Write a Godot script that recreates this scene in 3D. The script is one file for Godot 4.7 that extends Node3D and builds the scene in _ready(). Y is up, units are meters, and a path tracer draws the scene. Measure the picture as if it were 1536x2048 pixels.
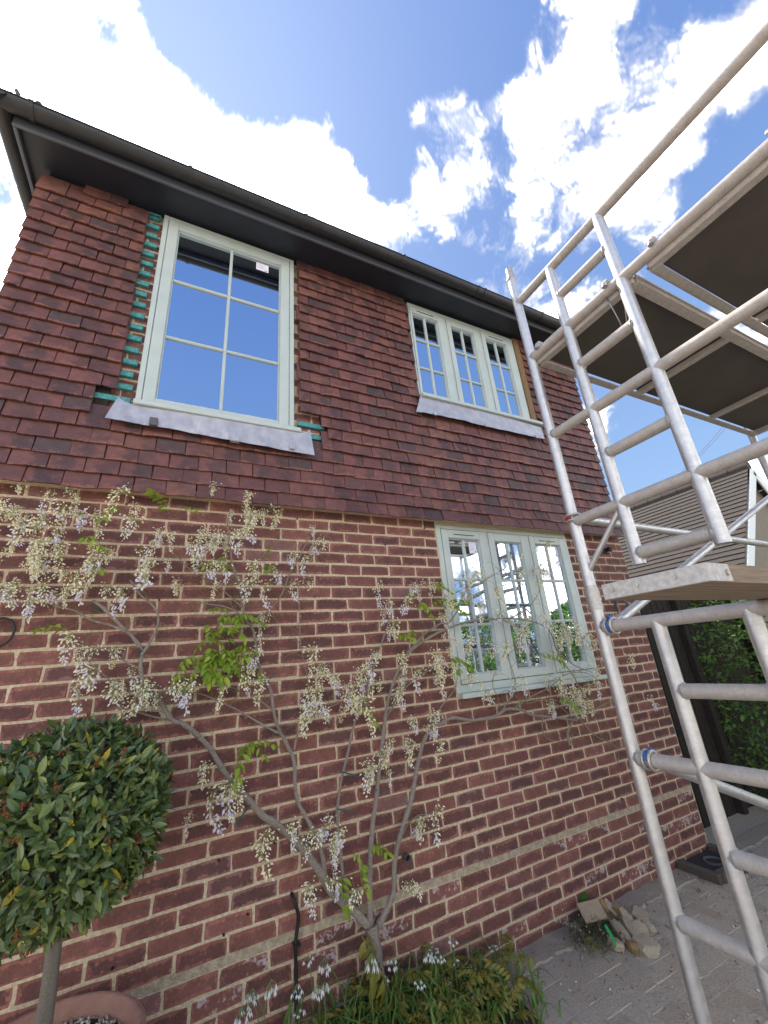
extends Node3D
# House wall: brick face at z = 0, x to the right, y up, ground at y = 0, metres.

const EYE := Vector3(-0.9018, 1.6916, 2.5792)
const AX := Vector3(0.89656109, -0.0795778, 0.43571273)
const AY := Vector3(-0.08542391, 0.93419129, 0.34639484)
const AZ := Vector3(-0.43460437, -0.34778442, 0.83076172)
const FOC := 806.6957
const SUN := Vector3(-0.34, 1.3, -0.85)

var rng := RandomNumberGenerator.new()
var M := {}
var names := {}
var noise := FastNoiseLite.new()

# ---------------------------------------------------------------- pixels of the 1536 x 2048 photograph
func ray(px: float, py: float) -> Vector3:
	return AX * ((px - 768.0) / FOC) - AY * ((py - 1024.0) / FOC) - AZ

func on_z(px: float, py: float, z: float) -> Vector3:
	var d := ray(px, py)
	return EYE + d * ((z - EYE.z) / d.z)

func on_y(px: float, py: float, y: float) -> Vector3:
	var d := ray(px, py)
	return EYE + d * ((y - EYE.y) / d.y)

func seen_at(p: Vector3) -> Vector3:
	var d := p - EYE
	var depth := -d.dot(AZ)
	if depth < 0.05:
		return Vector3(-9999, -9999, 99)
	return Vector3(768.0 + FOC * d.dot(AX) / depth, 1024.0 - FOC * d.dot(AY) / depth, depth)

func weight_of(p: Vector3) -> float:   # how large a small piece at p shows in the photograph
	var s := seen_at(p)
	if s.x < -60 or s.x > 1596 or s.y < -60 or s.y > 2108:
		return 0.0
	return 1.0 / (s.z * s.z) * (EYE - p).normalized().dot(Vector3(0, 0.15, 1.0))

# ---------------------------------------------------------------- mesh builder
class MB:
	var v := PackedVector3Array()
	var n := PackedVector3Array()
	var t := PackedVector2Array()
	var c := PackedColorArray()
	var i := PackedInt32Array()

	func vert(p: Vector3, nn: Vector3, uv := Vector2.ZERO, col := Color.WHITE) -> int:
		v.push_back(p); n.push_back(nn); t.push_back(uv); c.push_back(col)
		return v.size() - 1

	func face(pts: Array, col := Color.WHITE, uvs: Array = []) -> void:   # counter-clockwise seen from outside
		var nn: Vector3 = (pts[1] - pts[0]).cross(pts[pts.size() - 1] - pts[0]).normalized()
		var b := v.size()
		for k in pts.size():
			var uv: Vector2 = uvs[k] if uvs.size() > k else Vector2(pts[k].x, pts[k].y)
			vert(pts[k], nn, uv, col)
		for k in range(1, pts.size() - 1):
			i.append_array([b, b + k + 1, b + k])

	func box(lo: Vector3, hi: Vector3, col := Color.WHITE, bev := 0.0) -> void:
		cbox((lo + hi) * 0.5, hi - lo, Basis.IDENTITY, col, bev)

	func cbox(ctr: Vector3, size: Vector3, bas := Basis.IDENTITY, col := Color.WHITE, bev := 0.0) -> void:
		var h := size * 0.5
		bev = minf(bev, minf(h.x, minf(h.y, h.z)) * 0.9)
		var P := func(x: float, y: float, z: float) -> Vector3: return ctr + bas * Vector3(x, y, z)
		var b := bev
		for s in [-1.0, 1.0]:
			var q := [P.call(s * h.x, -h.y + b, -s * (h.z - b)), P.call(s * h.x, h.y - b, -s * (h.z - b)), P.call(s * h.x, h.y - b, s * (h.z - b)), P.call(s * h.x, -h.y + b, s * (h.z - b))]
			face(q, col)
			q = [P.call(-s * (h.x - b), s * h.y, -h.z + b), P.call(-s * (h.x - b), s * h.y, h.z - b), P.call(s * (h.x - b), s * h.y, h.z - b), P.call(s * (h.x - b), s * h.y, -h.z + b)]
			face(q, col)
			q = [P.call(-s * (h.x - b), -h.y + b, s * h.z), P.call(s * (h.x - b), -h.y + b, s * h.z), P.call(s * (h.x - b), h.y - b, s * h.z), P.call(-s * (h.x - b), h.y - b, s * h.z)]
			face(q, col)
		if b <= 0.0:
			return
		for s in [-1.0, 1.0]:
			for r in [-1.0, 1.0]:
				var q := [P.call(-h.x + b, s * h.y, r * (h.z - b)), P.call(h.x - b, s * h.y, r * (h.z - b)), P.call(h.x - b, s * (h.y - b), r * h.z), P.call(-h.x + b, s * (h.y - b), r * h.z)]
				out_face(q, ctr, col)
				q = [P.call(s * h.x, -h.y + b, r * (h.z - b)), P.call(s * h.x, h.y - b, r * (h.z - b)), P.call(s * (h.x - b), h.y - b, r * h.z), P.call(s * (h.x - b), -h.y + b, r * h.z)]
				out_face(q, ctr, col)
				q = [P.call(s * h.x, r * (h.y - b), -h.z + b), P.call(s * h.x, r * (h.y - b), h.z - b), P.call(s * (h.x - b), r * h.y, h.z - b), P.call(s * (h.x - b), r * h.y, -h.z + b)]
				out_face(q, ctr, col)
				for u in [-1.0, 1.0]:
					out_face([P.call(s * h.x, r * (h.y - b), u * (h.z - b)), P.call(s * (h.x - b), r * h.y, u * (h.z - b)), P.call(s * (h.x - b), r * (h.y - b), u * h.z)], ctr, col)

	func out_face(q: Array, ctr: Vector3, col := Color.WHITE, uvs: Array = []) -> void:
		var nn: Vector3 = (q[1] - q[0]).cross(q[q.size() - 1] - q[0])
		var mid := Vector3.ZERO
		for p in q:
			mid += p
		mid /= q.size()
		if nn.dot(mid - ctr) < 0:
			q = q.duplicate(); q.reverse()
			uvs = uvs.duplicate(); uvs.reverse()
		face(q, col, uvs)

	# swept round bar; radii one for each point; ribs > 0 makes a grooved skin
	func tube(pts: PackedVector3Array, radii: PackedFloat32Array, sides := 8, col := Color.WHITE, caps := true, ribs := 0.0) -> void:
		var m := pts.size()
		var up := Vector3.UP
		var d0 := (pts[1] - pts[0]).normalized()
		if absf(d0.dot(up)) > 0.95:
			up = Vector3.RIGHT
		var side := d0.cross(up).normalized()
		var base := v.size()
		var run := 0.0
		for k in m:
			var d: Vector3 = (pts[mini(k + 1, m - 1)] - pts[maxi(k - 1, 0)]).normalized()
			side = (side - d * side.dot(d)).normalized()
			var oth := d.cross(side)
			if k > 0:
				run += pts[k].distance_to(pts[k - 1])
			for j in sides + 1:
				var a := TAU * j / sides
				var dir := side * cos(a) + oth * sin(a)
				var rr := radii[mini(k, radii.size() - 1)]
				if ribs > 0.0 and j % 2 == 1:
					rr -= ribs
				vert(pts[k] + dir * rr, dir, Vector2(float(j) / sides, run * 4.0), col)
		for k in m - 1:
			for j in sides:
				var a := base + k * (sides + 1) + j
				var b := a + sides + 1
				i.append_array([a, b, a + 1, a + 1, b, b + 1])
		if caps:
			for e in [0, m - 1]:
				var nn: Vector3 = (pts[0] - pts[1]).normalized() if e == 0 else (pts[m - 1] - pts[m - 2]).normalized()
				var ci := vert(pts[e], nn, Vector2.ZERO, col)
				for j in sides + 1:
					vert(v[base + e * (sides + 1) + j], nn, Vector2.ZERO, col)
				for j in sides:
					if e == 0:
						i.append_array([ci, ci + 1 + j, ci + 2 + j])
					else:
						i.append_array([ci, ci + 2 + j, ci + 1 + j])

	func rough(fn: FastNoiseLite, f: float, a: float) -> void:   # gnarled skin: push each point along its normal
		for k in v.size():
			var q: float = fn.get_noise_3dv(Vector3(v[k].x, v[k].y * 0.35, v[k].z) * f) + 0.6 * fn.get_noise_3dv(v[k] * f * 2.3)
			v[k] += n[k] * a * q
			c[k] = c[k]

	func add(o: MB, x: Transform3D, tint := Color.WHITE) -> void:
		var b := v.size()
		for k in o.v.size():
			v.push_back(x * o.v[k])
			n.push_back((x.basis * o.n[k]).normalized())
			t.push_back(o.t[k])
			c.push_back(o.c[k] * tint)
		for k in o.i:
			i.push_back(k + b)

	func mesh() -> ArrayMesh:
		var a := []
		a.resize(Mesh.ARRAY_MAX)
		a[Mesh.ARRAY_VERTEX] = v
		a[Mesh.ARRAY_NORMAL] = n
		a[Mesh.ARRAY_TEX_UV] = t
		a[Mesh.ARRAY_COLOR] = c
		a[Mesh.ARRAY_INDEX] = i
		var m := ArrayMesh.new()
		m.add_surface_from_arrays(Mesh.PRIMITIVE_TRIANGLES, a)
		return m

# ---------------------------------------------------------------- scene helpers
func numbered(called: String, under: Node) -> String:
	var key := str(under.get_instance_id()) + called
	var k: int = names.get(key, 0)
	names[key] = k + 1
	return called if k == 0 else "%s_%03d" % [called, k]

func thing(called: String, label: String, category: String, at := Vector3.ZERO, group := "") -> Node3D:
	var o := Node3D.new()
	o.name = numbered(called, self)
	add_child(o)
	o.position = at
	tag(o, label, category, group)
	return o

func tag(o: Node, label: String, category := "", group := "", kind := "") -> Node:
	if label: o.set_meta("label", label)
	if category: o.set_meta("category", category)
	if group: o.set_meta("group", group)
	if kind: o.set_meta("kind", kind)
	return o

func put(called: String, m, mat: Material, parent: Node = self, x := Transform3D()) -> MeshInstance3D:
	var o := MeshInstance3D.new()
	o.mesh = m.mesh() if m is MB else m
	o.material_override = mat
	o.name = numbered(called, parent)
	parent.add_child(o)
	o.transform = x
	return o

func bar(a: Vector3, b: Vector3, r: float, sides := 20, ribs := 0.0) -> MB:
	var m := MB.new()
	m.tube(PackedVector3Array([a, b]), PackedFloat32Array([r]), sides, Color.WHITE, true, ribs)
	return m

func lin(r: float, g: float, b: float) -> Color:
	return Color(r, g, b).linear_to_srgb()

func mat(col: Color, rough := 0.8, metal := 0.0, vc := false) -> StandardMaterial3D:
	var m := StandardMaterial3D.new()
	m.albedo_color = col
	m.roughness = rough
	m.metallic = metal
	m.vertex_color_use_as_albedo = vc
	return m

func noise_tex(freq: float, size := 512, oct := 4, lo := Color.BLACK, hi := Color.WHITE, sd := 1, kind := FastNoiseLite.TYPE_SIMPLEX_SMOOTH) -> ImageTexture:
	var f := FastNoiseLite.new()
	f.noise_type = kind
	f.frequency = freq
	f.fractal_octaves = oct
	f.seed = sd
	var g := f.get_seamless_image(size, size)
	var im := Image.create(size, size, false, Image.FORMAT_RGB8)
	for y in size:
		for x in size:
			im.set_pixel(x, y, lo.lerp(hi, g.get_pixel(x, y).r))
	return ImageTexture.create_from_image(im)

func speck_tex(size: int, lo: Color, hi: Color, spot: Color, sd: int) -> ImageTexture:
	# metal that has been knocked about on sites: soft tone, scuffs, drips of cement and tar
	var f := FastNoiseLite.new()
	f.frequency = 0.012; f.seed = sd
	var g := FastNoiseLite.new()
	g.frequency = 0.05; g.seed = sd + 1; g.fractal_octaves = 4
	var a := f.get_seamless_image(size, size)
	var b := g.get_seamless_image(size, size)
	var im := Image.create(size, size, false, Image.FORMAT_RGB8)
	for y in size:
		for x in size:
			var p := a.get_pixel(x, y).r
			var q := b.get_pixel(x, y).r
			var c := lo.lerp(hi, p)
			c = c.lerp(spot, 0.4 * smoothstep(0.70, 0.80, q * 0.8 + p * 0.2))
			c = c.lerp(Color(0.93, 0.92, 0.9), 0.25 * smoothstep(0.30, 0.22, q))
			im.set_pixel(x, y, c)
	return ImageTexture.create_from_image(im)

func tri(m: StandardMaterial3D, tex: Texture2D, scale: float, bump: Texture2D = null, depth := 0.0) -> StandardMaterial3D:
	m.uv1_triplanar = true
	m.uv1_world_triplanar = true
	m.uv1_scale = Vector3.ONE * scale
	if tex: m.albedo_texture = tex
	if bump:
		m.heightmap_enabled = true
		m.heightmap_texture = bump
		m.heightmap_scale = depth
	return m

func smooth_path(p: Array, step := 0.02) -> PackedVector3Array:
	var out := PackedVector3Array()
	for k in p.size() - 1:
		var a: Vector3 = p[maxi(k - 1, 0)]
		var b: Vector3 = p[k]
		var c: Vector3 = p[k + 1]
		var d: Vector3 = p[mini(k + 2, p.size() - 1)]
		var m := maxi(1, int(b.distance_to(c) / step))
		for j in m:
			out.push_back(b.cubic_interpolate(c, a, d, float(j) / m))
	out.push_back(p[p.size() - 1])
	return out

func _ready() -> void:
	rng.seed = 7
	noise.seed = 3
	light_and_air()
	materials()
	ground()
	house()
	neighbour()
	fence_and_hedge()
	far_side()
	tower()
	wisteria()
	bay_tree()
	flower_bed()
	rubble()
	small_things()

# ---------------------------------------------------------------- camera, sky, sun
func light_and_air() -> void:
	var cam := Camera3D.new()
	cam.name = "camera"
	add_child(cam)
	cam.transform = Transform3D(Basis(AX, AY, AZ), EYE)
	cam.fov = 103.5387
	cam.keep_aspect = Camera3D.KEEP_HEIGHT
	cam.near = 0.05
	cam.far = 500.0
	cam.current = true
	var env := Environment.new()
	env.tonemap_mode = Environment.TONE_MAPPER_LINEAR
	env.tonemap_exposure = 2.45
	env.background_mode = Environment.BG_SKY
	env.sdfgi_enabled = true
	env.ssao_enabled = true
	env.ssil_enabled = true
	var pm := PanoramaSkyMaterial.new()
	pm.panorama = ImageTexture.create_from_image(sky_image())
	pm.energy_multiplier = 1.0
	var sky := Sky.new()
	sky.sky_material = pm
	env.sky = sky
	var we := WorldEnvironment.new()
	we.name = "air"
	we.environment = env
	add_child(we)
	var sun := DirectionalLight3D.new()
	sun.name = "sun"
	add_child(sun)
	sun.transform = Transform3D(Basis.looking_at(-SUN, Vector3.UP), Vector3(0, 20, 0))
	sun.light_energy = 0.8
	sun.light_color = Color(1.0, 0.96, 0.9)
	sun.light_angular_distance = 2.0
	sun.shadow_enabled = true

func sky_image() -> Image:
	var W := 2048
	var H := 1024
	var im := Image.create(W, H, false, Image.FORMAT_RGBF)
	# cloud banks and clear gaps, placed by the direction in which the photograph shows them: px, py, radius px, weight
	var banks := [
		[40, 190, 150, 1.1], [-60, 60, 150, 1.0], [150, 300, 150, 1.1], [290, 330, 140, 1.1], [420, 330, 130, 1.0], [540, 360, 120, 1.0], [640, 380, 100, 1.0], [650, 240, 50, 0.45], [600, 450, 140, 1.0], [250, 480, 220, 1.0], [0, 480, 250, 1.0], [90, 80, 70, 0.5],
		[700, 340, 50, 0.6], [820, 205, 65, 1.0], [880, 260, 75, 1.1], [930, 330, 90, 1.2], [1000, 320, 100, 1.2], [1070, 270, 100, 1.1], [1100, 150, 80, 0.9], [1170, 100, 90, 0.8], [1150, 30, 70, 0.6], [1320, 70, 100, 0.9], [1400, 110, 90, 0.6], [1190, 250, 70, 0.6], [1290, 260, 80, 0.8],
		[1000, 400, 75, 1.1], [900, 430, 60, 0.9], [790, 430, 35, 0.6], [1190, 350, 80, 0.8], [1100, 500, 100, 1.0], [1210, 480, 120, 1.0], [1290, 400, 110, 1.0], [1050, 570, 80, 0.9], [960, 560, 50, 0.6], [1400, 270, 80, 0.6], [1520, 110, 90, 0.7], [1240, 840, 60, 0.9], [1500, 960, 70, 0.8], [1450, 640, 90, 0.6],
		[560, 110, 230, -1.2], [780, 120, 190, -1.2], [430, 40, 150, -0.8], [740, 290, 45, -0.7], [765, 390, 40, -0.6], [960, 120, 60, -0.8], [1000, 210, 45, -0.5], [1205, 185, 50, -0.6], [1125, 390, 55, -0.9], [1430, 40, 70, -0.7], [1450, 210, 70, -0.7], [1460, 340, 90, -0.8], [890, 500, 60, -0.7], [1330, 780, 90, -0.9], [1400, 880, 130, -0.9], [1180, 720, 60, -0.5], [800, 480, 60, -0.6], [1180, 650, 50, -0.4]]
	var GW := 512
	var GH := 132
	var field := PackedFloat32Array()
	field.resize(GW * GH)
	var dirs := []
	for b in banks:
		dirs.append([ray(b[0], b[1]).normalized(), b[2], b[3]])
	for k in dirs.size():
		var d: Vector3 = dirs[k][0]
		var depth := -d.dot(AZ)                      # wide lens: a pixel near the rim is a smaller angle
		dirs[k].append(float(dirs[k][1]) / FOC * depth * sqrt(depth) * 1.16)
	for gy in GH:
		var th := PI * (gy + 0.5) / 256.0
		for gx in GW:
			var ph := TAU * (gx + 0.5) / GW
			var d := Vector3(sin(th) * sin(ph), cos(th), -sin(th) * cos(ph))
			var s := 0.0
			var known := 0.0
			for q in dirs:
				var a: float = 2.0 * (1.0 - d.dot(q[0])) / (q[3] * q[3])
				if a < 6.0:
					s += q[2] * exp(-a)
					known = maxf(known, exp(-a * 0.35))
			var inside := clampf(known * 1.6, 0, 1)
			var open := -0.20 + 0.75 * noise.get_noise_3d(d.x * 130 + 40, d.y * 200, d.z * 130)
			if d.z > 0.0: open += 0.32 * smoothstep(0.45, 0.2, d.y) - 0.35 * smoothstep(0.4, 0.6, d.y)   # low cloud bank and clear sky above it, as the panes mirror them
			field[gy * GW + gx] = lerpf(open, clampf(s * 0.60 - 0.20, -0.6, lerpf(0.42, 0.21, smoothstep(-0.15, 0.1, -d.dot(AX) / d.dot(AZ)))), inside)
	var f1 := FastNoiseLite.new()
	f1.seed = 11
	f1.noise_type = FastNoiseLite.TYPE_SIMPLEX_SMOOTH
	f1.fractal_octaves = 6
	f1.fractal_gain = 0.55
	f1.frequency = 4.8
	f1.domain_warp_enabled = true
	f1.domain_warp_amplitude = 0.10
	f1.domain_warp_frequency = 2.5
	var f2 := FastNoiseLite.new()
	f2.seed = 5
	f2.fractal_octaves = 4
	f2.frequency = 2.0
	var sd := SUN.normalized()
	for y in 522:
		var th := PI * (y + 0.5) / H
		var up := maxf(cos(th), 0.0)
		var zen := Color(0.060, 0.115, 0.285).lerp(Color(0.20, 0.305, 0.445), pow(1.0 - up, 1.25))
		var fy := clampf((y + 0.5) / 4.0 - 0.5, 0, GH - 2.0)
		var iy := int(fy)
		var ty := fy - iy
		for x in W:
			var ph := TAU * (x + 0.5) / W
			var d := Vector3(sin(th) * sin(ph), cos(th), -sin(th) * cos(ph))
			var fx := (x + 0.5) / 4.0 - 0.5 + GW
			var ix := int(fx)
			var tx := fx - ix
			var i0 := ix % GW
			var i1 := (ix + 1) % GW
			var b := lerpf(lerpf(field[iy * GW + i0], field[iy * GW + i1], tx), lerpf(field[(iy + 1) * GW + i0], field[(iy + 1) * GW + i1], tx), ty)
			var col := zen
			var q := maxf(d.dot(sd), 0.0)
			col = col.lerp(Color(0.75, 0.86, 1.0), 0.25 * pow(q, 6))
			if b > -0.5:
				var den := b + 1.02 * f1.get_noise_3dv(d)
				var a := smoothstep(-0.10, 0.42, den)
				if a > 0.0:
					var thick := smoothstep(0.05, 0.5, den)
					var wht := 0.62 + 3.1 * thick * (0.9 + 0.5 * f2.get_noise_3dv(d)) + 1.2 * pow(q, 10)
					col = col.lerp(Color(wht, wht * 0.955, wht * 0.875), a)
			im.set_pixel(x, y, col)
	for y in range(522, H):
		for x in range(0, W):
			im.set_pixel(x, y, Color(0.16, 0.15, 0.14))
	return im

# ---------------------------------------------------------------- materials
func atlas(cells: Vector2i, cw: int, ch: int, paint: Callable) -> ImageTexture:
	var im := Image.create(cells.x * cw, cells.y * ch, false, Image.FORMAT_RGB8)
	for cy in cells.y:
		for cx in cells.x:
			paint.call(im, cx * cw, cy * ch, cw, ch, cy * cells.x + cx)
	return ImageTexture.create_from_image(im)

func paint_brick(im: Image, x0: int, y0: int, w: int, h: int, k: int) -> void:
	var r := RandomNumberGenerator.new()
	r.seed = 100 + k
	var tone := r.randf()
	var base := Color(0.205, 0.080, 0.064).lerp(Color(0.295, 0.122, 0.098), tone)
	if k == 16:
		base = Color(0.24, 0.09, 0.06)
	if k % 9 == 4:
		base = Color(0.25, 0.125, 0.11)
	var dark := Color(0.098, 0.043, 0.041)
	var core := r.randf_range(0.25, 0.95)
	var sh := r.randf_range(-0.25, 0.25)
	for y in h:
		for x in w:
			var u := (x + 0.5) / w * 2.0 - 1.0
			var v := (y + 0.5) / h * 2.0 - 1.0
			var n1 := noise.get_noise_3d(x * 1.1, y * 1.1, k * 90.0)
			var n2 := noise.get_noise_3d(x * 5.0, y * 5.0, k * 50.0 + 7.0)
			var n3 := noise.get_noise_3d(x * 21.0, y * 21.0, k * 31.0 + 3.0)
			# kiln mark: a smoky patch with a ragged outline where bricks were stacked on each other
			var e := maxf((absf(u + sh * 0.08) - 0.88) / 0.12, (absf(v + sh * 0.5) - 0.66) / 0.34) + 1.1 * n1 + 0.9 * n2
			var c := base.lerp(dark, core * smoothstep(0.35, -0.35, e))
			c = c * (1.0 + 0.24 * n1 + 0.24 * n2 + 0.26 * n3)
			if n3 > 0.52:
				c = c.lerp(Color(0.5, 0.36, 0.32), 0.5 * (n3 - 0.52) / 0.2)
			if n2 > 0.45 and n1 > 0.1:
				c = c.lerp(Color(0.42, 0.29, 0.26), 0.4)
			if k >= 44 and n1 + 0.6 * n2 > 0.12:      # white salt bloom
				c = c.lerp(Color(0.5, 0.44, 0.44), clampf((n1 + 0.6 * n2 - 0.12) * 2.2, 0, 0.75))
			c.a = 1.0
			im.set_pixel(x0 + x, y0 + y, c.clamp().linear_to_srgb())

func paint_tile(im: Image, x0: int, y0: int, w: int, h: int, k: int) -> void:
	var r := RandomNumberGenerator.new()
	r.seed = 300 + k
	var base := Color(0.130, 0.052, 0.046).lerp(Color(0.178, 0.069, 0.060), r.randf())
	if k % 19 == 2: base = Color(0.185, 0.078, 0.060)
	if k % 13 == 6: base = Color(0.085, 0.05, 0.05)
	var smoke := Color(0.058, 0.036, 0.037)
	var am := r.randf() * 0.8
	var cx := r.randf_range(-0.7, 0.7)
	var worn := r.randf_range(-0.3, 0.5)
	for y in h:
		for x in w:
			var u := (x + 0.5) / w * 2.0 - 1.0
			var v := (y + 0.5) / h                      # 1 at the lower edge of the tile
			var n1 := noise.get_noise_3d(x * 1.4, y * 2.0, k * 77.0 + 500)
			var n2 := noise.get_noise_3d(x * 6.0, y * 9.0, k * 41.0 + 900)
			var n3 := noise.get_noise_3d(x * 25.0, y * 25.0, k * 13.0 + 40)
			var c := base.lerp(smoke, am * smoothstep(0.95, 0.25, absf(u - cx) + 0.55 * n1 + 0.15 * n2))
			c = c * (1.0 + 0.25 * n1 + 0.22 * n2 + 0.2 * n3)
			var rub := smoothstep(0.25, 0.5, (v - 0.80) * 3.0 + 0.75 * n2 + 0.7 * n1 + worn - 0.25)   # chipped, rubbed orange clay along the edge
			if v > 0.62:
				c = c.lerp(Color(0.29, 0.112, 0.070), 0.7 * rub)
			if n2 > 0.5 and n3 > 0.2:
				c = c.lerp(Color(0.3, 0.2, 0.17), 0.5)
			c.a = 1.0
			im.set_pixel(x0 + x, y0 + y, c.clamp().linear_to_srgb())

func materials() -> void:
	var fine := noise_tex(0.06, 512, 4, Color.BLACK, Color.WHITE, 21)
	var coarse := noise_tex(0.012, 512, 5, Color.BLACK, Color.WHITE, 22)
	M.fine = fine
	M.coarse = coarse
	M.brick = mat(Color.WHITE, 0.86, 0.0, true)
	M.brick.albedo_texture = atlas(Vector2i(4, 12), 224, 72, paint_brick)
	M.brick.heightmap_enabled = true
	M.brick.heightmap_texture = noise_tex(0.09, 1024, 4, Color.BLACK, Color.WHITE, 4)
	M.brick.heightmap_scale = 0.22
	M.tile = mat(Color.WHITE, 0.6, 0.0, true)
	M.tile.albedo_texture = atlas(Vector2i(5, 8), 160, 112, paint_tile)
	M.tile.heightmap_enabled = true
	M.tile.heightmap_texture = M.brick.heightmap_texture
	M.tile.heightmap_scale = 0.12
	M.mortar = tri(mat(Color.WHITE, 0.95), noise_tex(0.03, 512, 5, lin(0.43, 0.355, 0.24), lin(0.72, 0.615, 0.445), 8), 3.0, fine, 0.5)
	M.band = tri(mat(Color.WHITE, 0.95), noise_tex(0.02, 512, 6, lin(0.28, 0.235, 0.165), lin(0.52, 0.445, 0.32), 41), 2.3, fine, 0.6)
	M.frame = tri(mat(Color.WHITE, 0.42), noise_tex(0.01, 256, 4, lin(0.44, 0.505, 0.485), lin(0.50, 0.565, 0.545), 9), 1.4)
	M.glass = mat(lin(0.60, 0.70, 0.83), 0.015, 1.0)
	M.gap = mat(lin(0.015, 0.015, 0.015), 0.9)
	M.soffit = tri(mat(Color.WHITE, 0.42), noise_tex(0.01, 256, 3, lin(0.010, 0.013, 0.022), lin(0.016, 0.020, 0.032), 10), 1.0)
	M.gutter = tri(mat(Color.WHITE, 0.48), noise_tex(0.02, 256, 4, lin(0.013, 0.014, 0.017), lin(0.024, 0.025, 0.028), 12), 2.0)
	M.fascia = mat(lin(0.085, 0.095, 0.12), 0.35)
	M.lead = tri(mat(Color.WHITE, 0.5, 0.35), noise_tex(0.014, 512, 5, lin(0.33, 0.335, 0.39), lin(0.50, 0.50, 0.56), 13), 1.3, coarse, 0.15)
	M.batten = tri(mat(Color.WHITE, 0.8), noise_tex(0.02, 256, 4, lin(0.04, 0.21, 0.22), lin(0.12, 0.40, 0.40), 14), 6.0, fine, 0.2)
	M.oak = tri(mat(Color.WHITE, 0.75), noise_tex(0.02, 256, 4, lin(0.15, 0.085, 0.032), lin(0.26, 0.16, 0.068), 15), 5.0, fine, 0.2)
	M.alloy = tri(mat(Color.WHITE, 0.36, 1.0), speck_tex(512, lin(0.55, 0.55, 0.56), lin(0.70, 0.70, 0.71), lin(0.34, 0.33, 0.32), 16), 3.0)
	M.alloy.roughness_texture = noise_tex(0.02, 512, 5, Color(0.6, 0.6, 0.6), Color(1, 1, 1), 17)
	M.alloy.roughness = 0.68
	M.rung = tri(mat(Color.WHITE, 0.68, 0.35), speck_tex(512, lin(0.40, 0.37, 0.345), lin(0.54, 0.50, 0.47), lin(0.20, 0.18, 0.16), 18), 3.2)
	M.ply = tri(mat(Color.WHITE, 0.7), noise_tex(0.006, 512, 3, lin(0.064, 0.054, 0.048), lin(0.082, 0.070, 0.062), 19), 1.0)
	M.weld = tri(mat(Color.WHITE, 0.4, 1.0), noise_tex(0.08, 256, 3, lin(0.45, 0.45, 0.46), lin(0.85, 0.85, 0.86), 20), 20.0, fine, 0.6)
	M.galv = tri(mat(Color.WHITE, 0.5, 0.7), noise_tex(0.03, 512, 4, lin(0.38, 0.35, 0.32), lin(0.58, 0.57, 0.56), 23), 4.0)
	M.plank = plank_material()
	M.bark = tri(mat(Color.WHITE, 0.9), noise_tex(0.03, 512, 5, lin(0.16, 0.132, 0.108), lin(0.42, 0.365, 0.315), 25), 9.0, coarse, 0.9)
	M.baybark = tri(mat(Color.WHITE, 0.9), noise_tex(0.05, 256, 4, lin(0.13, 0.115, 0.095), lin(0.24, 0.215, 0.185), 26), 10.0, fine, 0.4)
	M.petal = mat(Color.WHITE, 0.7, 0.0, true)
	M.petal.backlight_enabled = true
	M.petal.backlight = Color(0.22, 0.22, 0.22)
	M.leaf = mat(Color.WHITE, 0.34, 0.0, true)
	M.leaf.backlight_enabled = true
	M.leaf.backlight = Color(0.3, 0.34, 0.2)
	M.softleaf = mat(Color.WHITE, 0.6, 0.0, true)
	M.softleaf.backlight_enabled = true
	M.softleaf.backlight = Color(0.55, 0.6, 0.3)
	M.terra = tri(mat(Color.WHITE, 0.9), noise_tex(0.012, 512, 5, lin(0.27, 0.135, 0.10), lin(0.40, 0.225, 0.175), 27), 3.0, fine, 0.25)
	M.vc = mat(Color.WHITE, 0.85, 0.0, true)
	M.stone = tri(mat(Color.WHITE, 0.92, 0.0, true), noise_tex(0.03, 256, 4, Color(0.72, 0.7, 0.68), Color(1, 1, 1), 28), 12.0, fine, 0.6)
	M.soil = tri(mat(Color.WHITE, 1.0), noise_tex(0.05, 512, 5, lin(0.035, 0.027, 0.02), lin(0.12, 0.09, 0.065), 29), 5.0, fine, 2.0)
	M.ground = tri(mat(Color.WHITE, 0.95), noise_tex(0.03, 1024, 6, lin(0.34, 0.288, 0.226), lin(0.51, 0.438, 0.35), 30), 1.1, fine, 0.5)
	M.paver = tri(mat(Color.WHITE, 0.92, 0.0, true), noise_tex(0.03, 1024, 6, lin(0.35, 0.30, 0.24), lin(0.52, 0.45, 0.365), 31), 1.9, fine, 0.35)
	M.fence = tri(mat(Color.WHITE, 0.9), noise_tex(0.02, 256, 4, lin(0.012, 0.009, 0.007), lin(0.038, 0.027, 0.02), 32), 4.0, fine, 0.4)
	M.roof = tri(mat(Color.WHITE, 0.85), noise_tex(0.03, 512, 5, lin(0.038, 0.031, 0.028), lin(0.080, 0.066, 0.060), 33), 2.0, fine, 0.4)
	M.dash = tri(mat(Color.WHITE, 0.95), noise_tex(0.11, 512, 3, lin(0.12, 0.105, 0.085), lin(0.48, 0.42, 0.34), 34), 3.0, fine, 1.0)
	M.white = mat(lin(0.62, 0.68, 0.68), 0.5)
	M.black = mat(lin(0.012, 0.012, 0.014), 0.45)
	M.blue = mat(lin(0.02, 0.085, 0.27), 0.45)
	M.red = mat(lin(0.36, 0.03, 0.025), 0.4)
	M.grey = mat(lin(0.09, 0.09, 0.09), 0.5)
	M.tie = mat(lin(0.02, 0.12, 0.10), 0.6)
	M.label = label_material()

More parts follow.
